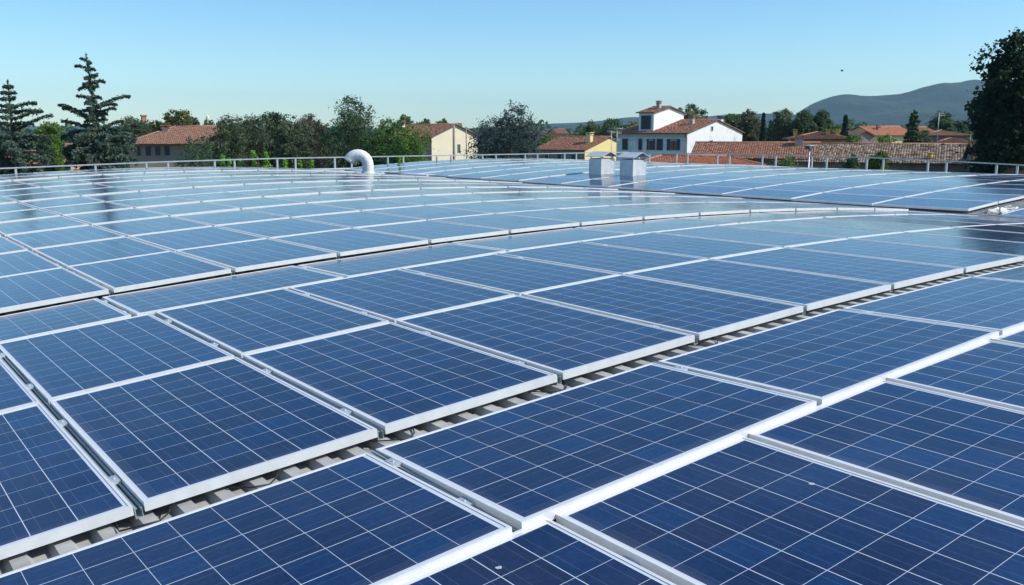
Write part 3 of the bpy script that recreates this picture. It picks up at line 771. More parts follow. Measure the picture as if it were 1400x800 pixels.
# -- cream house
h = house_root('cream_house', 'cream house with green shutters and tiled gable roof beside the bluish tree', 'house', 590, 138, (0.80, 0.60))
def c_house():
    # local x along the lit gable wall?  gable on the x=L side: build ridge along y by rotating the root
    global h
    pc = spot(590, 138); ex = np.array(RH * 0.766 + FH * -0.643)
    L, W = 11.0, 10.2
    o = pc - ex * L
    h.matrix_world = Matrix.Translation((o[0], o[1], 0)) @ Matrix.Rotation(math.atan2(ex[1], ex[0]), 4, 'Z')
    ze, zr = 0.55, 2.3
    gable_wall(h, L, W, GROUND, ze, zr, MAT['cream']); tile_roof(h, 'gable', L, W, ze, zr, MAT['terracotta'], 0.6, 0.35, 3)
    box_part(h, 'shade_panel', (0.02, -0.05, GROUND), (L - 0.02, -0.003, ze - 0.2), 'mauve_wall')  # darker skin painting shade onto the cream house's unlit side
    window(h, 'y', 5.9, -1.9, 0.55, 1.15, L, 'green_shutter', False, side=1); window(h, 'y', 5.9, -5.0, 0.55, 1.15, L, 'green_shutter', False, side=1)
    chimney(h, 2.2, 2.2, 1.0, 2.55, 0.75, 'cream', 'brick'); chimney(h, 9.6, 7.4, 1.2, 2.2, 0.6, 'brick', 'brick')
c_house()
# -- hipped house at the left
h = house_root('hipped_house', 'house with hipped terracotta roof and dim olive walls between cedar and shrubs', 'house', 174, 103, (0.98, 0.20))
gable_wall(h, 14, 9.0, GROUND, 0.02, 0.05, MAT['olive_wall']); tile_roof(h, 'hip', 14, 9.0, 0.02, 1.75, MAT['faded_tiles'], 0.7, 0.3, 3)
for x in (1.0, 2.1, 3.1, 4.1): window(h, 'x', x, -1.45, 0.55, 0.95, 0, 'shutter', False, 'olive_wall')
chimney(h, 3.6, 3.2, 0.7, 1.55, 0.75, 'chimney', 'brick')
# -- bungalow, red-roofed house, white block, orange houses
h = house_root('bungalow', 'orange bungalow with brown hipped roof and three yellow chimneys', 'house', 1082, 118, (0.97, -0.24))
gable_wall(h, 7.0, 7.0, GROUND, 0.35, 0.37, MAT['orange_wall']); tile_roof(h, 'hip', 7.0, 7.0, 0.35, 1.10, MAT['brown_tiles'], 0.7, 0.3, 3)
for x, y in ((0.6, 2.5), (4.6, 2.0), (5.8, 2.2)): chimney(h, x, y, 0.5, 1.15, 0.42, 'pot', 'pot')
h = house_root('red_roofed_house', 'house with bright red roof, mauve gable and yellow-green wall below the hill', 'house', 1196, 150, (0.92, 0.38))
gable_wall(h, 8.5, 7, GROUND, 0.75, 2.05, MAT['yellow']); tile_roof(h, 'gable', 8.5, 7, 0.75, 2.05, MAT['red_tiles'], 0.5, 0.3, 3)
chimney(h, 2.6, 2.0, 1.2, 2.0, .5, 'brick', 'brick')
h2_ = house_root('gabled_house', 'house with plain mauve gable wall beside the red-roofed house', 'house', 1172, 146, (0.96, 0.26))
def mg():
    b = MB(); P = [(0, GROUND), (2.9, GROUND), (2.9, 0.45), (1.5, 1.25), (0, 0.7)]
    A = [(x, 0, z) for x, z in P]; B = [(x, 6, z) for x, z in P]; b.quad(A); b.quad(B[::-1])
    for q in range(5): b.quad([A[q], B[q], B[(q + 1) % 5], A[(q + 1) % 5]][::-1])
    link('wall', b.mesh('mauve_gable', MAT['mauve_wall']), h2_)
    b = MB()
    for (xa, za), (xb, zb_) in (((-.2, .62), (1.5, 1.29)), ((1.5, 1.29), (3.1, .40))):
        b.quad([(xa, -.3, za), (xb, -.3, zb_), (xb, 6.3, zb_), (xa, 6.3, za)]); b.quad([(xa, -.3, za + .12), (xb, -.3, zb_ + .12), (xb, 6.3, zb_ + .12), (xa, 6.3, za + .12)][::-1]); b.quad([(xa, -.3, za), (xa, -.3, za + .12), (xb, -.3, zb_ + .12), (xb, -.3, zb_)][::-1])
    link('roof', b.mesh('mauve_roof', MAT['brown_tiles']), h2_)
mg()
h = house_root('white_block', 'white two-storey house with faded flat-pitched roof left of the big tree', 'house', 1284, 125, (0.96, -0.25))
gable_wall(h, 3.6, 6, GROUND, -0.2, -0.18, MAT['white_wall']); tile_roof(h, 'hip', 3.6, 3.4, -0.2, 0.25, MAT['brown_tiles'], 0.5, 0.3, 3)
gable_wall(h, 5.6, 6, GROUND, 0.72, 0.74, MAT['stone_wall'], 'upper_wall', (-1.5, 3.6)); tile_roof(h, 'hip', 5.6, 6, 0.72, 1.35, MAT['faded_tiles'], 0.5, 0.3, 3, name='upper_roof', at=(-1.5, 3.6))
for x in (0.9, 2.2): window(h, 'x', x, -1.6, 0.6, 0.9, 0, 'shutter', False)
for i, (px, D, L, W, ze, zr, xd, lab, wm, rm) in enumerate([
    (-30, 92, 8.5, 7, -2.0, -0.9, (0.97, 0.2), 'orange house half hidden behind the leftmost cedar', 'orange_wall', 'terracotta'),
    (62, 112, 3.2, 6, -1.2, -0.4, (0.97, 0.2), 'small orange house glimpsed between the two cedars', 'orange_wall', 'terracotta'),
    (762, 250, 3.2, 8, 0.9, 2.1, (0.95, 0.3), 'far salmon house seen above the yellow house', 'orange_wall', 'faded_tiles'),
    (742, 270, 5.0, 8, 0.3, 1.2, (0.95, 0.3), 'far low brown house left of the salmon one', 'mauve_wall', 'brown_tiles'),
    (1143, 170, 2.2, 6, 0.9, 1.7, (0.95, 0.3), 'small orange gable between tree and narrow cypress', 'orange_wall', 'red_tiles'),
    (1262, 165, 3.0, 6, 1.2, 2.0, (0.95, 0.3), 'far red roof right of the dark pine', 'orange_wall', 'red_tiles')]):
    h = house_root('village_house', lab, 'house', px, D, xd)
    gable_wall(h, L, W, GROUND, ze, zr, MAT[wm]); tile_roof(h, 'gable', L, W, ze, zr, MAT[rm], 0.4, 0.25, 2)
    window(h, 'x', L * 0.35, ze - 1.7, 0.8, 1.1, 0, 'shutter', False); window(h, 'x', L * 0.75, ze - 1.7, 0.8, 1.1, 0, 'shutter', False)
# brick tower and church spire
p = spot(198, 200); h = thing('brick_tower', 'slim brick tower rising behind the trees at left', 'tower', (p[0], p[1], 0))
box_part(h, 'shaft', (-.45, -.45, GROUND), (.45, .45, zat(159, 200)), 'brick'); box_part(h, 'crown_block', (-.6, -.6, zat(159, 200)), (.6, .6, zat(157.2, 200)), 'brick')
p = spot(285, 420); h = thing('church_spire', 'distant pale church spire above the hipped house', 'spire', (p[0], p[1], 0))
b = MB(); b.box((-1.1, -1.1, GROUND), (1.1, 1.1, zat(164, 420))); link('bell_stage', b.mesh('bell_stage', MAT['cream']), h)
b = MB(); b.tube([(0, 0, zat(164, 420)), (0, 0, zat(160, 420)), (0, 0, zat(156.5, 420))], [1.0, .7, .05], 10); link('spire', b.mesh('spire', MAT['white_wall']), h)
# poles, lamp, antennas
for px, D, pt, lab, rr in ((620.5, 96, 172, 'thicker wooden pole in front of the cream house', 0.15), (637.5, 99, 174, 'thin dark pole in front of the cream house near the bluish tree', 0.07)):
    p = spot(px, D); t = thing('utility_pole', lab, 'pole', (p[0], p[1], GROUND)); zt = zat(pt, D) - GROUND
    b = MB(); b.tube([(0, 0, 0), (0, 0, zt)], [rr * 1.15, rr * .85], 10); link('shaft', b.mesh('pole_shaft', MAT['wood_pole']), t)
    b = MB(); b.tube([(0, 0, zt), (0, 0, zt + .12)], [.05, .02], 8); link('finial', b.mesh('pole_tip', MAT['galv']), t)
p = spot(1108, 47); t = thing('street_lamp', 'slim street lamp with dark box head before the mottled roof', 'street lamp', (p[0], p[1], GROUND)); zt = zat(204, 47) - GROUND
b = MB(); b.tube([(0, 0, 0), (0, 0, zt)], [.06, .03], 10); link('post', b.mesh('lamp_post', MAT['galv']), t)
b = MB(); b.box((-.2, -.14, zt), (.2, .14, zt + .16)); b.box((-.23, -.16, zt + .16), (.23, .16, zt + .2), 1); link('lamp_head', b.mesh('lamp_head', [MAT['lamp_head'], MAT['galv']]), t)
for px, D, p0, p1, lab, arms in ((843.5, 92, 207, 176, 'tall television antenna left of the farmhouse facade', ((176, 1.2), (182, .9), (192, .6))), (1282, 100, 199, 155, 'television antenna mast in front of the hill', ((155, 1.0), (158, 1.3))),
        (1342, 66, 197, 174, 'television antenna below the big tree', ((175, .5), (179, .4))), (836, 95, 207, 179, 'short thin antenna beside the taller one', ((181, .6),)), (1368, 64, 204, 190, 'bent pipe stub standing on the brown roof', ())):
    p = spot(px, D); z0 = zat(p0, D) - 1.0; t = thing('antenna' if arms else 'vent_stub', lab, 'antenna' if arms else 'pipe', (p[0], p[1], z0))
    b = MB(); b.tube([(0, 0, 0), (0, 0, zat(p1, D) - z0)], 0.028, 6); link('mast', b.mesh('mast', MAT['antenna']), t)
    for k, (py, ln) in enumerate(arms):
        z = zat(py, D) - z0; b = MB(); d = Vector((RH[0], RH[1], 0)); b.tube([d * -ln * .7 + Vector((0, 0, z)), d * ln * .5 + Vector((0, 0, z))], 0.02, 6)
        for q in np.linspace(-.65, .45, 6): b.tube([d * ln * q + Vector((0, 0, z - .18)), d * ln * q + Vector((0, 0, z + .18))], 0.012, 4)
        link('boom', b.mesh('boom', MAT['antenna']), t)
# bird
p = spot(1146, 110); zb = zat(97, 110)
b = MB(); d = Vector((RH[0], RH[1], 0)); f = Vector((FH[0], FH[1], 0)); z = Vector((0, 0, 1))
SC_ = .75; d = d * SC_; f = f * SC_; z = z * SC_
b.tube([d * -.26, d * -.15 + z * .01, d * 0.05, d * .2 + z * .02, d * .27], [.01, .05, .07, .04, .008], 8)
for sg in (-1, 1):
    P0, P1, P2, P3 = d * .12, d * -.08, d * -.12 + f * sg * .42 + z * .22, d * .03 + f * sg * .25 + z * .15
    e = z * .012; b.quad([P0 + e, P1 + e, P2 + e, P3 + e]); b.quad([P3 - e, P2 - e, P1 - e, P0 - e])
b.quad([d * -.24 + f * .05, d * -.24 - f * .05, d * -.36 - f * .07, d * -.36 + f * .07])
o = link('bird', b.mesh('bird', MAT['bird']), None, (p[0], p[1], zb)); tag(o, 'small dark bird flying in the open sky above the hill', 'bird')

# ------------------------------------------------------------------ trees
def leaf_mesh(name, P, S, mat, flat=0.0, elong=1.0, seed=0):
    """P (n,3) leaf positions, S (n,) sizes -> mesh of separate bent leaf quads"""
    r = np.random.default_rng(seed); n = len(P)
    nv = r.normal(size=(n, 3)); nv[:, 2] = np.abs(nv[:, 2]) + flat; nv /= np.linalg.norm(nv, axis=1)[:, None]
    t = np.cross(nv, r.normal(size=(n, 3))); t /= np.linalg.norm(t, axis=1)[:, None]; bt = np.cross(nv, t)
    s = S[:, None] * 0.5
    V = np.stack([P - t * s * elong, P - bt * s * .75 + nv * s * .15, P + t * s * elong, P + bt * s * .75 + nv * s * .15], 1).reshape(-1, 3)
    me = bpy.data.meshes.new(name); me.vertices.add(4 * n); me.vertices.foreach_set('co', V.astype(np.float32).ravel())
    me.loops.add(4 * n); me.loops.foreach_set('vertex_index', np.arange(4 * n, dtype=np.int32))
    me.polygons.add(n); me.polygons.foreach_set('loop_start', np.arange(0, 4 * n, 4, dtype=np.int32)); me.polygons.foreach_set('loop_total', np.full(n, 4, dtype=np.int32))
    me.materials.append(mat); me.update(calc_edges=True); return me
def blob_points(r, lobes, n, clump=0.20):
    """points in leaf clumps scattered over the shells of ellipsoid lobes"""
    vol = np.array([np.prod(l[1]) ** (2 / 3) for l in lobes]); out = []
    for (c, rad), k in zip(lobes, (n * vol / vol.sum()).astype(int)):
        c, rad = np.array(c, float), np.array(rad, float)
        nc = max(10, k // 34)
        d = r.normal(size=(nc, 3)); d /= np.linalg.norm(d, axis=1)[:, None]
        q = d * (r.uniform(0.25, 1.0, nc) ** 0.45)[:, None] * r.uniform(0.82, 1.10, nc)[:, None]
        ctr = c + q * rad
        cr = rad.mean() * clump * r.uniform(0.6, 1.5, nc)
        idx = r.integers(0, nc, k)
        out.append(ctr[idx] + r.normal(size=(k, 3)) * (cr[idx] * 0.55)[:, None] * np.array([1.1, 1.1, .8]))
    return np.concatenate(out)
def trunk_mesh(name, h, r0, limbs, seed):
    r = random.Random(seed); b = MB()
    pts = [(0, 0, -.1), (r.uniform(-.1, .1), r.uniform(-.1, .1), h * .35), (r.uniform(-.2, .2), r.uniform(-.2, .2), h * .7), (0, 0, h)]
    b.tube(pts, [r0, r0 * .75, r0 * .45, r0 * .12], 8)
    for (x, y, z) in limbs:
        zb = max(h * .18, min(z - .4 * math.hypot(x, y), h * .8)); b.tube([(0, 0, zb), (x * .5, y * .5, (zb + z) / 2 + .1), (x, y, z)], [r0 * .4, r0 * .25, r0 * .06], 6)
    return b.mesh(name, MAT['bark'])
def broadleaf(px, D, top, hw, label, leaf, name='broadleaf_tree', base=None, n=6500, ls=None, seed=0, shape='round', cat='tree', group=None, lobes_n=14, clump=.34):
    r = np.random.default_rng(seed * 13 + 5); p = spot(px, D)
    H = zat(top, D) - GROUND; W = hw / FOC * D
    if ls is None: ls = 0.0018 * D; n = int(n * 2.1)
    t = thing(name, label, cat, (p[0], p[1], GROUND), group)
    W = W * 1.12
    zb = max(H * 0.10, H - 3.3 * W) if base is None else base
    cz_, hz = (H + zb) / 2, (H - zb) / 2
    lobes = [((0, 0, cz_ - .05 * hz), (W * .68, W * .68, hz * .80))]
    for i in range(lobes_n):
        a = 2.4 * i + r.uniform(-.5, .5); f = (i + .5) / lobes_n; z = cz_ + hz * (-.80 + 1.52 * f)
        prof = math.sqrt(max(0.08, 1 - (abs(z - cz_) / hz) ** 2.6))
        q = r.uniform(.48, .74) * prof; sz = r.uniform(.30, .50)
        zr_ = min(hz * .36, W * sz * 1.05) * r.uniform(.8, 1.15)
        z = min(z, H - zr_ * .9)
        lobes.append(((W * q * math.cos(a), W * q * math.sin(a), z), (W * sz * (.65 + .35 * prof), W * sz * (.65 + .35 * prof), zr_)))
    lobes.append(((r.uniform(-.15, .15) * W, r.uniform(-.15, .15) * W, H - hz * .22), (W * .42, W * .42, hz * .22)))
    P = blob_points(r, lobes, n, clump); P[:, 2] = np.maximum(P[:, 2], .1)
    S = ls * r.uniform(.6, 1.5, len(P))
    link('trunk', trunk_mesh('trunk', H * .8, .05 * H * .5 + .05, [l[0] for l in lobes[1:8]], seed), t)
    link('crown', leaf_mesh('crown', P, S, LEAF[leaf], 0.2, 1.0, seed), t)
    return t
def conifer(px, D, top, hw, label, leaf, branches, dense, seed, name='cedar_tree', base=1.0, cat='tree', lean=0.0):
    """branches: (height fraction, length m, heading in view terms deg 0=right 180=left, rise at the tip); dense: whorled lower skirt (z0f, z1f, radius0, radius1, count)"""
    r = np.random.default_rng(seed); p = spot(px, D); H = zat(top, D) - GROUND
    t = thing(name, label, cat, (p[0], p[1], GROUND)); b = MB(); P = []; S = []
    R3, F3 = np.array([RH[0], RH[1], 0]), np.array([FH[0], FH[1], 0])
    FS = (0, .3, .5, .6, .7, .78, .85, .9, .95, .98, 1)
    tr = [np.array([0, 0, 0.]) + R3 * lean * f ** 5 for f in FS]
    for q, f in zip(tr, FS): q[2] = H * f
    b.tube([tuple(q) for q in tr], [(.022 - .0207 * f ** .8) * H for f in FS], 8)
    allb = list(branches)
    z0, z1, r0, r1, cnt = dense
    for k in range(cnt):
        f = (k + r.uniform(0, 1)) / cnt; zf = z0 + (z1 - z0) * f; L = (r0 + (r1 - r0) * f) * r.uniform(.65, 1.08)
        allb.append((zf, L, 137.5 * k + r.uniform(-20, 20), r.uniform(-.12, .12) * L))
    for zf, L, hd, rise in allb:
        a = R_(hd); d = R3 * math.cos(a) + F3 * math.sin(a); side = np.cross(d, [0, 0, 1]); z = H * zf
        st = np.array([0, 0, z - .10 * L]) + R3 * lean * zf ** 5; cv = lambda s: st + d * L * s + np.array([0, 0, 1]) * (.10 * L * math.sin(min(1, s * 1.5) * math.pi * .5) + rise * s ** 1.6 - (.07 * L + .2 * abs(rise)) * s ** 5)
        b.tube([tuple(cv(s)) for s in (0, .35, .7, 1)], [.012 * L + .02, .010 * L + .012, .008 * L, .004], 5)
        m = int(250 * (L ** 1.2) * (1 if zf < z1 else .85)) + 50
        s = r.uniform(.06, 1.05, m) ** .8
        wd = .15 * L * np.sin(np.clip(s, 0, 1) * math.pi * .92 + .15) * (1 + .45 * np.sin(s * 17 + hd)) * (1 if zf < z1 else .8) + .03
        if zf >= z1: wd = wd * (np.clip(1.05 - s, 0, 1) ** .55) * .95 + .015
        lat = r.normal(0, .5, m) * wd; dr = -np.abs(r.normal(0, .06 + .05 * L, m)) * (.35 + .5 * s) * (1 if zf < z1 else .60 * (1.15 - s)) + r.normal(0, .03, m)
        out = r.uniform(0, 1, m) < .16; lat[out] *= 2.1; dr[out] *= 1.8
        base_p = np.array([cv(x) for x in s])
        P.append(base_p + side * lat[:, None] + np.array([0, 0, 1]) * dr[:, None]); S.append(np.full(m, .0018 * D) * r.uniform(.6, 1.5, m))
    m = int(34 * H); zz = r.uniform(z0, .995, m); P.append(np.stack([r.normal(0, .022 * H, m) * (1.02 - zz), r.normal(0, .022 * H, m) * (1.02 - zz), zz * H], 1) + R3 * lean * (zz ** 5)[:, None]); S.append(np.full(m, .0022 * D))
    link('trunk', b.mesh('trunk', MAT['bark']), t); link('crown', leaf_mesh('crown', np.concatenate(P), np.concatenate(S), LEAF[leaf], .3, 1.7, seed), t)
    return t
def cypress(px, D, top, hw, label, seed, name='cypress'):
    r = np.random.default_rng(seed); p = spot(px, D); H = zat(top, D) - GROUND; W = hw / FOC * D
    t = thing(name, label, 'tree', (p[0], p[1], GROUND)); n = 2600
    f = r.uniform(0, 1, n); rad = W * np.clip(np.minimum(f * 5, (1 - f) * 1.9 + .06), 0, 1) ** .7; a = r.uniform(0, 6.283, n); q = r.uniform(.5, 1.0, n)
    P = np.stack([rad * q * np.cos(a), rad * q * np.sin(a), .4 + f * (H - .4)], 1) + r.normal(0, .05, (n, 3))
    link('trunk', trunk_mesh('trunk', H * .9, .16, [], seed), t); link('crown', leaf_mesh('crown', P, .26 * r.uniform(.6, 1.4, n), LEAF['cypress'], 0, 1.4, seed), t)

# the two cedars on the left
D1 = 52
m = lambda px: px / FOC * D1
def hf(py, top): return (zat(py, D1) - GROUND) / (zat(top, D1) - GROUND)
br2 = []
for py, le, ri, rl, rr in ((84, 8, 5, .05, .05), (92, 18, 8, .02, .0), (104, 9, 16, 0, -.05), (112, 10, 21, -.05, -.05), (120, 18, 13, .0, .0), (131, 20, 16, .05, 0), (138, 16, 44, 0, .55), (146, 10, 30, 0, .0), (152, 14, 24, 0, .2), (157, 42, 18, .75, 0), (162, 46, 14, 0.9, 0), (172, 24, 34, .1, .55), (176, 40, 30, .3, .1), (186, 32, 46, 0, 0)):
    z = hf(py, 72)
    br2.append((z + random.uniform(-.008, .008), m(le) * random.uniform(.85, 1.12), 180 + random.uniform(-25, 25), rl + m(le) * random.uniform(-.18, .22)))
    br2.append((z + random.uniform(-.008, .008), m(ri) * random.uniform(.85, 1.12), random.uniform(-25, 25), rr + m(ri) * random.uniform(-.18, .22)))
    br2.append((z, m((le + ri) * .35), 90 + random.uniform(-30, 30), 0)); br2.append((z - .01, m((le + ri) * .3), 270 + random.uniform(-30, 30), 0))
conifer(133, D1, 72, 50, 'tall cedar with sparse leaning branches and a thin bent top', 'cedar', br2, (.16, hf(178, 72), m(66), m(46), 120), 21, lean=-.3)
br1 = []
for py, le, ri, rl, rr in ((118, 6, 6, 0, 0), (126, 12, 10, 0, 0), (134, 16, 8, 0, .1), (143, 22, 38, 0, .25), (150, 26, 34, 0, .1), (158, 30, 44, 0, .5), (166, 34, 30, 0, 0), (172, 34, 48, 0, .95), (182, 40, 46, 0, 0)):
    z = hf(py, 108); br1 += [(z, m(le), 180 + random.uniform(-20, 20), rl), (z, m(ri), random.uniform(-15, 15), rr), (z, m((le + ri) * .4), 90 + random.uniform(-30, 30), 0), (z, m((le + ri) * .4), 270 + random.uniform(-30, 30), 0)]
conifer(17, D1 - 2, 108, 50, 'leftmost cedar, cut by the picture edge', 'cedar', br1, (.16, hf(182, 108), m(72), m(50), 120), 22)
conifer(1248, 100, 149, 20, 'dark pointed pine behind the mottled roof below the hill', 'dark', [], (.15, .97, 2.3, .35, 90), 24, name='pine_tree')
TREES = [
 (697, 84, 142, 44, 'broad bluish cedar between the cream house and the yellow house', 'blue', {'n': 13000, 'lobes_n': 22, 'clump': .26, 'name': 'cedar_tree'}),
 # px, D, top, half width, label, leaf, kwargs
 (66, 84, 166, 19, 'light green tree in the gap between the two cedars', 'light', {}),
 (178, 118, 158, 24, 'olive tree behind the tall cedar and the hipped roof', 'oak', {}),
 (212, 150, 163, 14, 'low yellowish tree beside the brick tower', 'yellow', {'n': 2600}),
 (238, 130, 149, 22, 'yellowing tree standing above the hipped roof', 'yellow', {}),
 (262, 140, 159, 10, 'small ragged tree right of the yellowing one', 'oak', {'n': 2200}),
 (285, 300, 164, 9, 'tiny far tree under the church spire', 'mid', {'n': 900}),
 (266, 72, 184, 32, 'rounded green shrub hiding the right side of the hipped house', 'dark', {'n': 4200}),
 (308, 80, 159, 26, 'dark oak at the left end of the dark tree row', 'oak', {}),
 (340, 84, 156, 24, 'olive oak, second from left in the dark tree row', 'oak', {}),
 (372, 88, 153, 21, 'green-topped tree in the middle of the dark tree row', 'dark', {}),
 (400, 80, 160, 24, 'grey-green oak left of the brownish one', 'oak', {}),
 (428, 84, 156, 24, 'brownish tree touching the tall round tree', 'rust', {}),
 (476, 76, 131, 40, 'tall round dense tree standing highest behind the gooseneck duct', 'dark', {'n': 9000}),
 (528, 74, 162, 28, 'sunny green tree right of the tall round one', 'mid', {}),
 (557, 70, 171, 28, 'light green bushy tree against the cream house', 'light', {}),
 (553, 230, 156, 9, 'small round far tree left of the cream house chimney', 'mid', {'n': 1200}),
 (580, 240, 162, 9, 'small far tree just above the cream house roof', 'mid', {'n': 1200}),
 (605, 250, 162, 8, 'second small far tree above the cream house roof', 'mid', {'n': 1200}),
 (742, 150, 185, 16, 'green bush beside the bluish cedar near the yellow house', 'mid', {'n': 2600}),
 (785, 170, 184, 22, 'low light green bush above the yellow house roof', 'light', {'n': 3000}),
 (808, 190, 165, 16, 'dark round tree left of the farmhouse, farther one', 'dark', {'n': 3600}),
 (836, 180, 161, 19, 'dark round tree touching the farmhouse roof', 'dark', {'n': 3600}),
 (868, 200, 165, 12, 'small tree left of the farmhouse tower', 'oak', {'n': 1800}),
 (945, 150, 141, 15, 'pale airy willow right of the farmhouse tower', 'pale', {'n': 4200, 'clump': .34, 'base': 4.5}),
 (929, 155, 147, 9, 'pale thin willow nearest the farmhouse tower', 'pale', {'n': 2200, 'clump': .34, 'base': 4.5}),
 (960, 152, 149, 10, 'lower pale willow above the farmhouse ridge', 'pale', {'n': 2400, 'clump': .34, 'base': 4.5}),
 (1000, 160, 153, 13, 'green tree behind the farmhouse gable', 'mid', {'n': 2200}),
 (1022, 148, 151, 20, 'rusty brown tree right of the farmhouse gable', 'rust', {}),
 (1068, 142, 149, 19, 'grey-green tree right of the dark cypress', 'oak', {}),
 (1098, 140, 151, 18, 'green tree in the middle of the group behind the bungalow', 'dark', {}),
 (1122, 142, 151, 14, 'rightmost dark tree of the group behind the bungalow', 'dark', {}),
 (1136, 136, 169, 13, 'lighter green tree behind the right side of the bungalow', 'mid', {'n': 2600}),
 (1166, 112, 183, 16, 'light green bush right of the narrow cypress', 'light', {'n': 3000}),
 (1212, 108, 183, 20, 'light green bush below the red-roofed house', 'light', {'n': 3400}),
 (1262, 104, 178, 13, 'grey bush at the foot of the dark pine', 'oak', {'n': 2200}),
 (1285, 175, 152, 16, 'dark round tree behind the white house roof', 'dark', {}),
 (1312, 190, 163, 14, 'low dark tree between round tree and big tree', 'dark', {'n': 2600}),
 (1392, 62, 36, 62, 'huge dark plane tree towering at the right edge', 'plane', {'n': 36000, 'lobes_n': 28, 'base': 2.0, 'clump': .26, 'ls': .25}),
 (1203, 52, 204, 13, 'green shrub growing before the mottled roof', 'mid', {'n': 3000, 'cat': 'shrub'}),
 (1168, 56, 211, 11, 'small shrub left of the taller roof-side shrub', 'dark', {'n': 2000, 'cat': 'shrub'}),
 (1078, 62, 212, 22, 'low hedge-like shrub below the mottled roof left end', 'mid', {'n': 2600, 'cat': 'shrub'}),
]
for i, (px, D, top, hw, lab, leaf, kw) in enumerate(TREES):
    kw = dict(kw); nm = 'shrub' if 'shrub' in lab or 'bush' in lab else 'broadleaf_tree'
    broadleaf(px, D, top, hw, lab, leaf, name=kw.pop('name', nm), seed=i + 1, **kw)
cypress(1043, 132, 155, 5, 'dark cypress left of the grey-green trees', 31); cypress(1155, 126, 158, 7, 'narrow dark cypress right of the bungalow', 32)
# young shoots of plants poking up along the back handrail
SH = [(302, 212, 5), (311, 216, 4), (326, 217, 3), (345, 206, 7), (363, 208, 6), (388, 217, 5), (409, 219, 3), (425, 218, 5), (545, 214, 4)]
for i, (px, top, hw) in enumerate(SH):
    D = 31.5 + .9 * abs(px - 400) / 200; r = np.random.default_rng(50 + i); p = spot(px, D); H = zat(top, D) + 1.0; W = hw / FOC * D
    wh = ['leftmost of the shoots', 'second shoot from left', 'third and lowest shoot from left', 'tallest shoot, fourth from left', 'second tallest shoot, fifth from left', 'sixth shoot from left', 'seventh shoot from left', 'eighth shoot, just left of the duct', 'lone shoot right of the duct'][i]
    t = thing('plant_shoot', f'bright green plant tip above the back handrail, {wh}', 'plant', (p[0], p[1], -1.0), 'bright shoots along the back handrail')
    b = MB(); b.tube([(0, 0, -7.0), (0, 0, H)], [.012, .004], 6); link('stem', b.mesh('stem', MAT['bark']), t)
    n = 130; zz = r.uniform(0.2, 1.0, n) ** .8; P = np.stack([r.normal(0, W * .5, n) * (1.15 - zz * .7), r.normal(0, W * .5, n) * (1.15 - zz * .7), zz * H], 1)
    link('leaves', leaf_mesh('leaves', P, .085 * r.uniform(.6, 1.4, n), LEAF['shoot'], .2, 1.2, i), t)

# far wood line that hides the plain, one mass
r = np.random.default_rng(99); P = []; S = []
for D, n, hh in ((320, 15000, 12.0), (520, 9000, 14.0), (800, 7000, 16)):
    px = r.uniform(-300, 1700, n); s = (px - 700) / FOC
    hgt = hh * (0.72 + .30 * np.sin(px * .021 + D) * np.sin(px * .053) + .14 * np.sin(px * .19 + D * .3))
    dd = D + r.uniform(-8, 8, n); xy = CAM[:2] + dd[:, None] * (FH + s[:, None] * RH)
    P.append(np.column_stack([xy, GROUND + hgt * r.uniform(0.05, 1, n) ** .6])); S.append(np.full(n, D * .0055) * r.uniform(.6, 1.4, n))
o = link('woods', leaf_mesh('woods', np.concatenate(P), np.concatenate(S), LEAF['dark'], .2, 1, 5)); tag(o, 'far wood line across the plain behind the village', 'woods', kind='stuff')

# ------------------------------------------------------------------ ground, hills, sky
m, nt, b_ = new_mat('meadow'); v = coords(nt)
col = ramp(nt, noise(nt, v, 0.012, 8, .6), [(.35, (.055, .085, .03)), (.55, (.09, .10, .045)), (.7, (.15, .13, .07))]); nt.links.new(col, b_.inputs[0]); b_.inputs['Roughness'].default_value = .95
MAT['ground'] = m
b = MB(); b.quad([(-9000, -6000, GROUND), (12000, -6000, GROUND), (12000, 12000, GROUND), (-9000, 12000, GROUND)])
tag(link('ground', b.mesh('ground', MAT['ground'])), 'flat green plain around the buildings', 'ground', kind='structure')
m, nt, b_ = new_mat('haze_tinted_forest'); v = coords(nt)
col = ramp(nt, noise(nt, v, 0.0035, 9, .66), [(.42, (.003, .018, .018)), (.52, (.009, .036, .030)), (.62, (.034, .066, .046))]); nt.links.new(col, b_.inputs[0]); b_.inputs['Roughness'].default_value = .95  # forest greens shifted to blue, part of the distance haze put into the colour
bump(nt, b_, noise(nt, v, .012, 9, .72), 1.0, 40)
MAT['hill'] = m
from mathutils import noise as mn
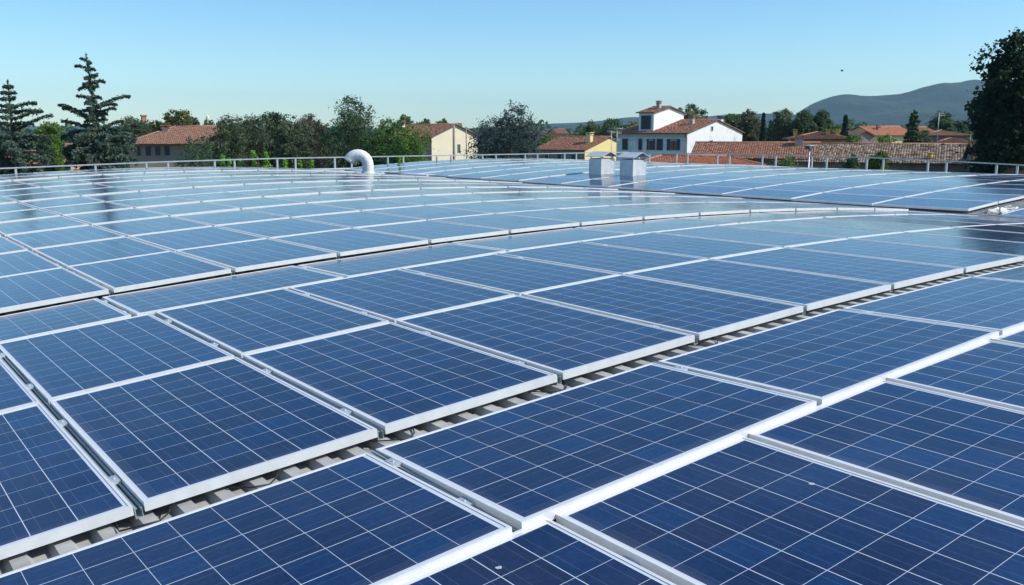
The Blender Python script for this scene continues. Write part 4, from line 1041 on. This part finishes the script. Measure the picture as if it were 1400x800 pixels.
def ridge(name, prof, d0, d1, d2, lab, seed):
    xs = np.arange(prof[0][0], prof[-1][0] + 1, 5.0); ys = np.interp(xs, [q[0] for q in prof], [q[1] for q in prof])
    k = np.ones(5) / 5; ys = np.convolve(np.pad(ys, 2, 'edge'), k, 'valid')
    b = MB(); n = 34; m = len(xs)
    for j in range(n):
        f = j / (n - 1)
        for x, y in zip(xs, ys):
            fr_ = min(1, f / .72); d = d0 + (d1 - d0) * fr_ if f <= .72 else d1 + (d2 - d1) * (f - .72) / .28
            s = (x - 700) / FOC; p = CAM[:2] + d * (FH + s * RH)
            top = zat(y, d1) + 8
            prof_ = math.sin(fr_ * math.pi / 2) ** 1.25 if f <= .72 else 1 - .5 * ((f - .72) / .28)
            amp = top * .42 * math.sin(min(1, fr_) * math.pi) if f <= .72 else top * .05
            q = mn.fractal(Vector((p[0] * .0016 + seed, p[1] * .0016, 0)), 1.0, 2.0, 6)
            b.v.append((p[0], p[1], GROUND - 3 + max(0.0, top * prof_ + amp * q * .8 + top * .02 * mn.noise(Vector((p[0] * .012, p[1] * .012, seed))))))
    for j in range(n - 1):
        for i in range(m - 1):
            b.f.append((j * m + i, j * m + i + 1, (j + 1) * m + i + 1, (j + 1) * m + i)); b.mi.append(0); b.sm.append(True)
    tag(link(name, b.mesh(name, MAT['hill'])), lab, 'hills', kind='structure')
ridge('hills', [(1020, 181), (1070, 163), (1085, 153), (1110, 140), (1135, 134), (1150, 131.5), (1175, 133), (1215, 130), (1240, 125), (1270, 118), (1300, 115), (1340, 113.5), (1420, 112), (1500, 118), (1620, 140), (1750, 165)], 2300, 3900, 5200, 'blue wooded hills rising behind the village at right', 3.1)
ridge('low_hills', [(560, 180), (640, 175), (735, 169), (790, 166.5), (820, 164.5), (850, 160.5), (875, 160), (920, 163), (960, 159), (990, 155.5), (1030, 155), (1080, 158), (1130, 166), (1240, 176)], 2600, 4000, 4900, 'low blue ridge on the horizon behind the farmhouse', 8.4)
ridge('distant_rise', [(-260, 172), (0, 172), (120, 171), (330, 172), (420, 173), (560, 176), (700, 179)], 3000, 4300, 5000, 'faint blue rise on the horizon at left', 5.7)

# air
HAZE = True
if HAZE:
    b = MB(); b.box((-5200, -60, GROUND - 6), (6200, 6800, 290)); o = link('haze', b.mesh('haze', None) if False else b.mesh('haze', []))
    m = bpy.data.materials.new('air'); m.use_nodes = True; nt = m.node_tree; nt.nodes.clear()
    out = nt.nodes.new('ShaderNodeOutputMaterial'); pv = nt.nodes.new('ShaderNodeVolumePrincipled')
    pv.inputs['Color'].default_value = (.54, .84, 1.0, 1); pv.inputs['Density'].default_value = 0.000085
    nt.links.new(pv.outputs[0], out.inputs['Volume']); o.data.materials.append(m); tag(o, 'thin bluish summer haze over the plain', 'haze', kind='stuff')

w = bpy.data.worlds.new('World'); sc.world = w; w.use_nodes = True; nt = w.node_tree
bg = nt.nodes['Background']; sky = nt.nodes.new('ShaderNodeTexSky'); sky.sky_type = 'NISHITA'; sky.sun_disc = False
SUN_EL, SUN_AZ = R_(42), YAW + R_(98)
sky.sun_elevation = SUN_EL; sky.sun_rotation = SUN_AZ; sky.altitude = 50; sky.air_density = 1.0; sky.dust_density = 0.2; sky.ozone_density = 1.2
hs = nt.nodes.new('ShaderNodeHueSaturation'); hs.inputs['Saturation'].default_value = 1.15; tint = nt.nodes.new('ShaderNodeMix'); tint.data_type = 'RGBA'; tint.blend_type = 'MULTIPLY'; tint.inputs[0].default_value = 1; tint.inputs[7].default_value = (.85, 1.04, 1.19, 1)
nt.links.new(sky.outputs[0], tint.inputs[6]); nt.links.new(tint.outputs[2], hs.inputs['Color'])
nt.links.new(hs.outputs[0], bg.inputs[0]); bg.inputs[1].default_value = 0.102
sd = bpy.data.lights.new('sun', 'SUN'); sd.energy = 3.6; sd.angle = R_(0.53); sd.color = (1.0, .955, .88)
so = bpy.data.objects.new('sun', sd); C.objects.link(so)
to_sun = Vector((math.sin(SUN_AZ) * math.cos(SUN_EL), math.cos(SUN_AZ) * math.cos(SUN_EL), math.sin(SUN_EL)))
so.rotation_euler = to_sun.to_track_quat('Z', 'Y').to_euler()

vs = sc.view_settings; vs.view_transform = 'Standard'; vs.look = 'None'; vs.gamma = 1; vs.use_curve_mapping = False; vs.exposure = 0.45
sc.render.engine = 'CYCLES'; sc.cycles.use_denoising = True; sc.cycles.max_bounces = 6; sc.cycles.volume_bounces = 0
sc.cycles.volume_step_rate = 5; sc.cycles.volume_max_steps = 64
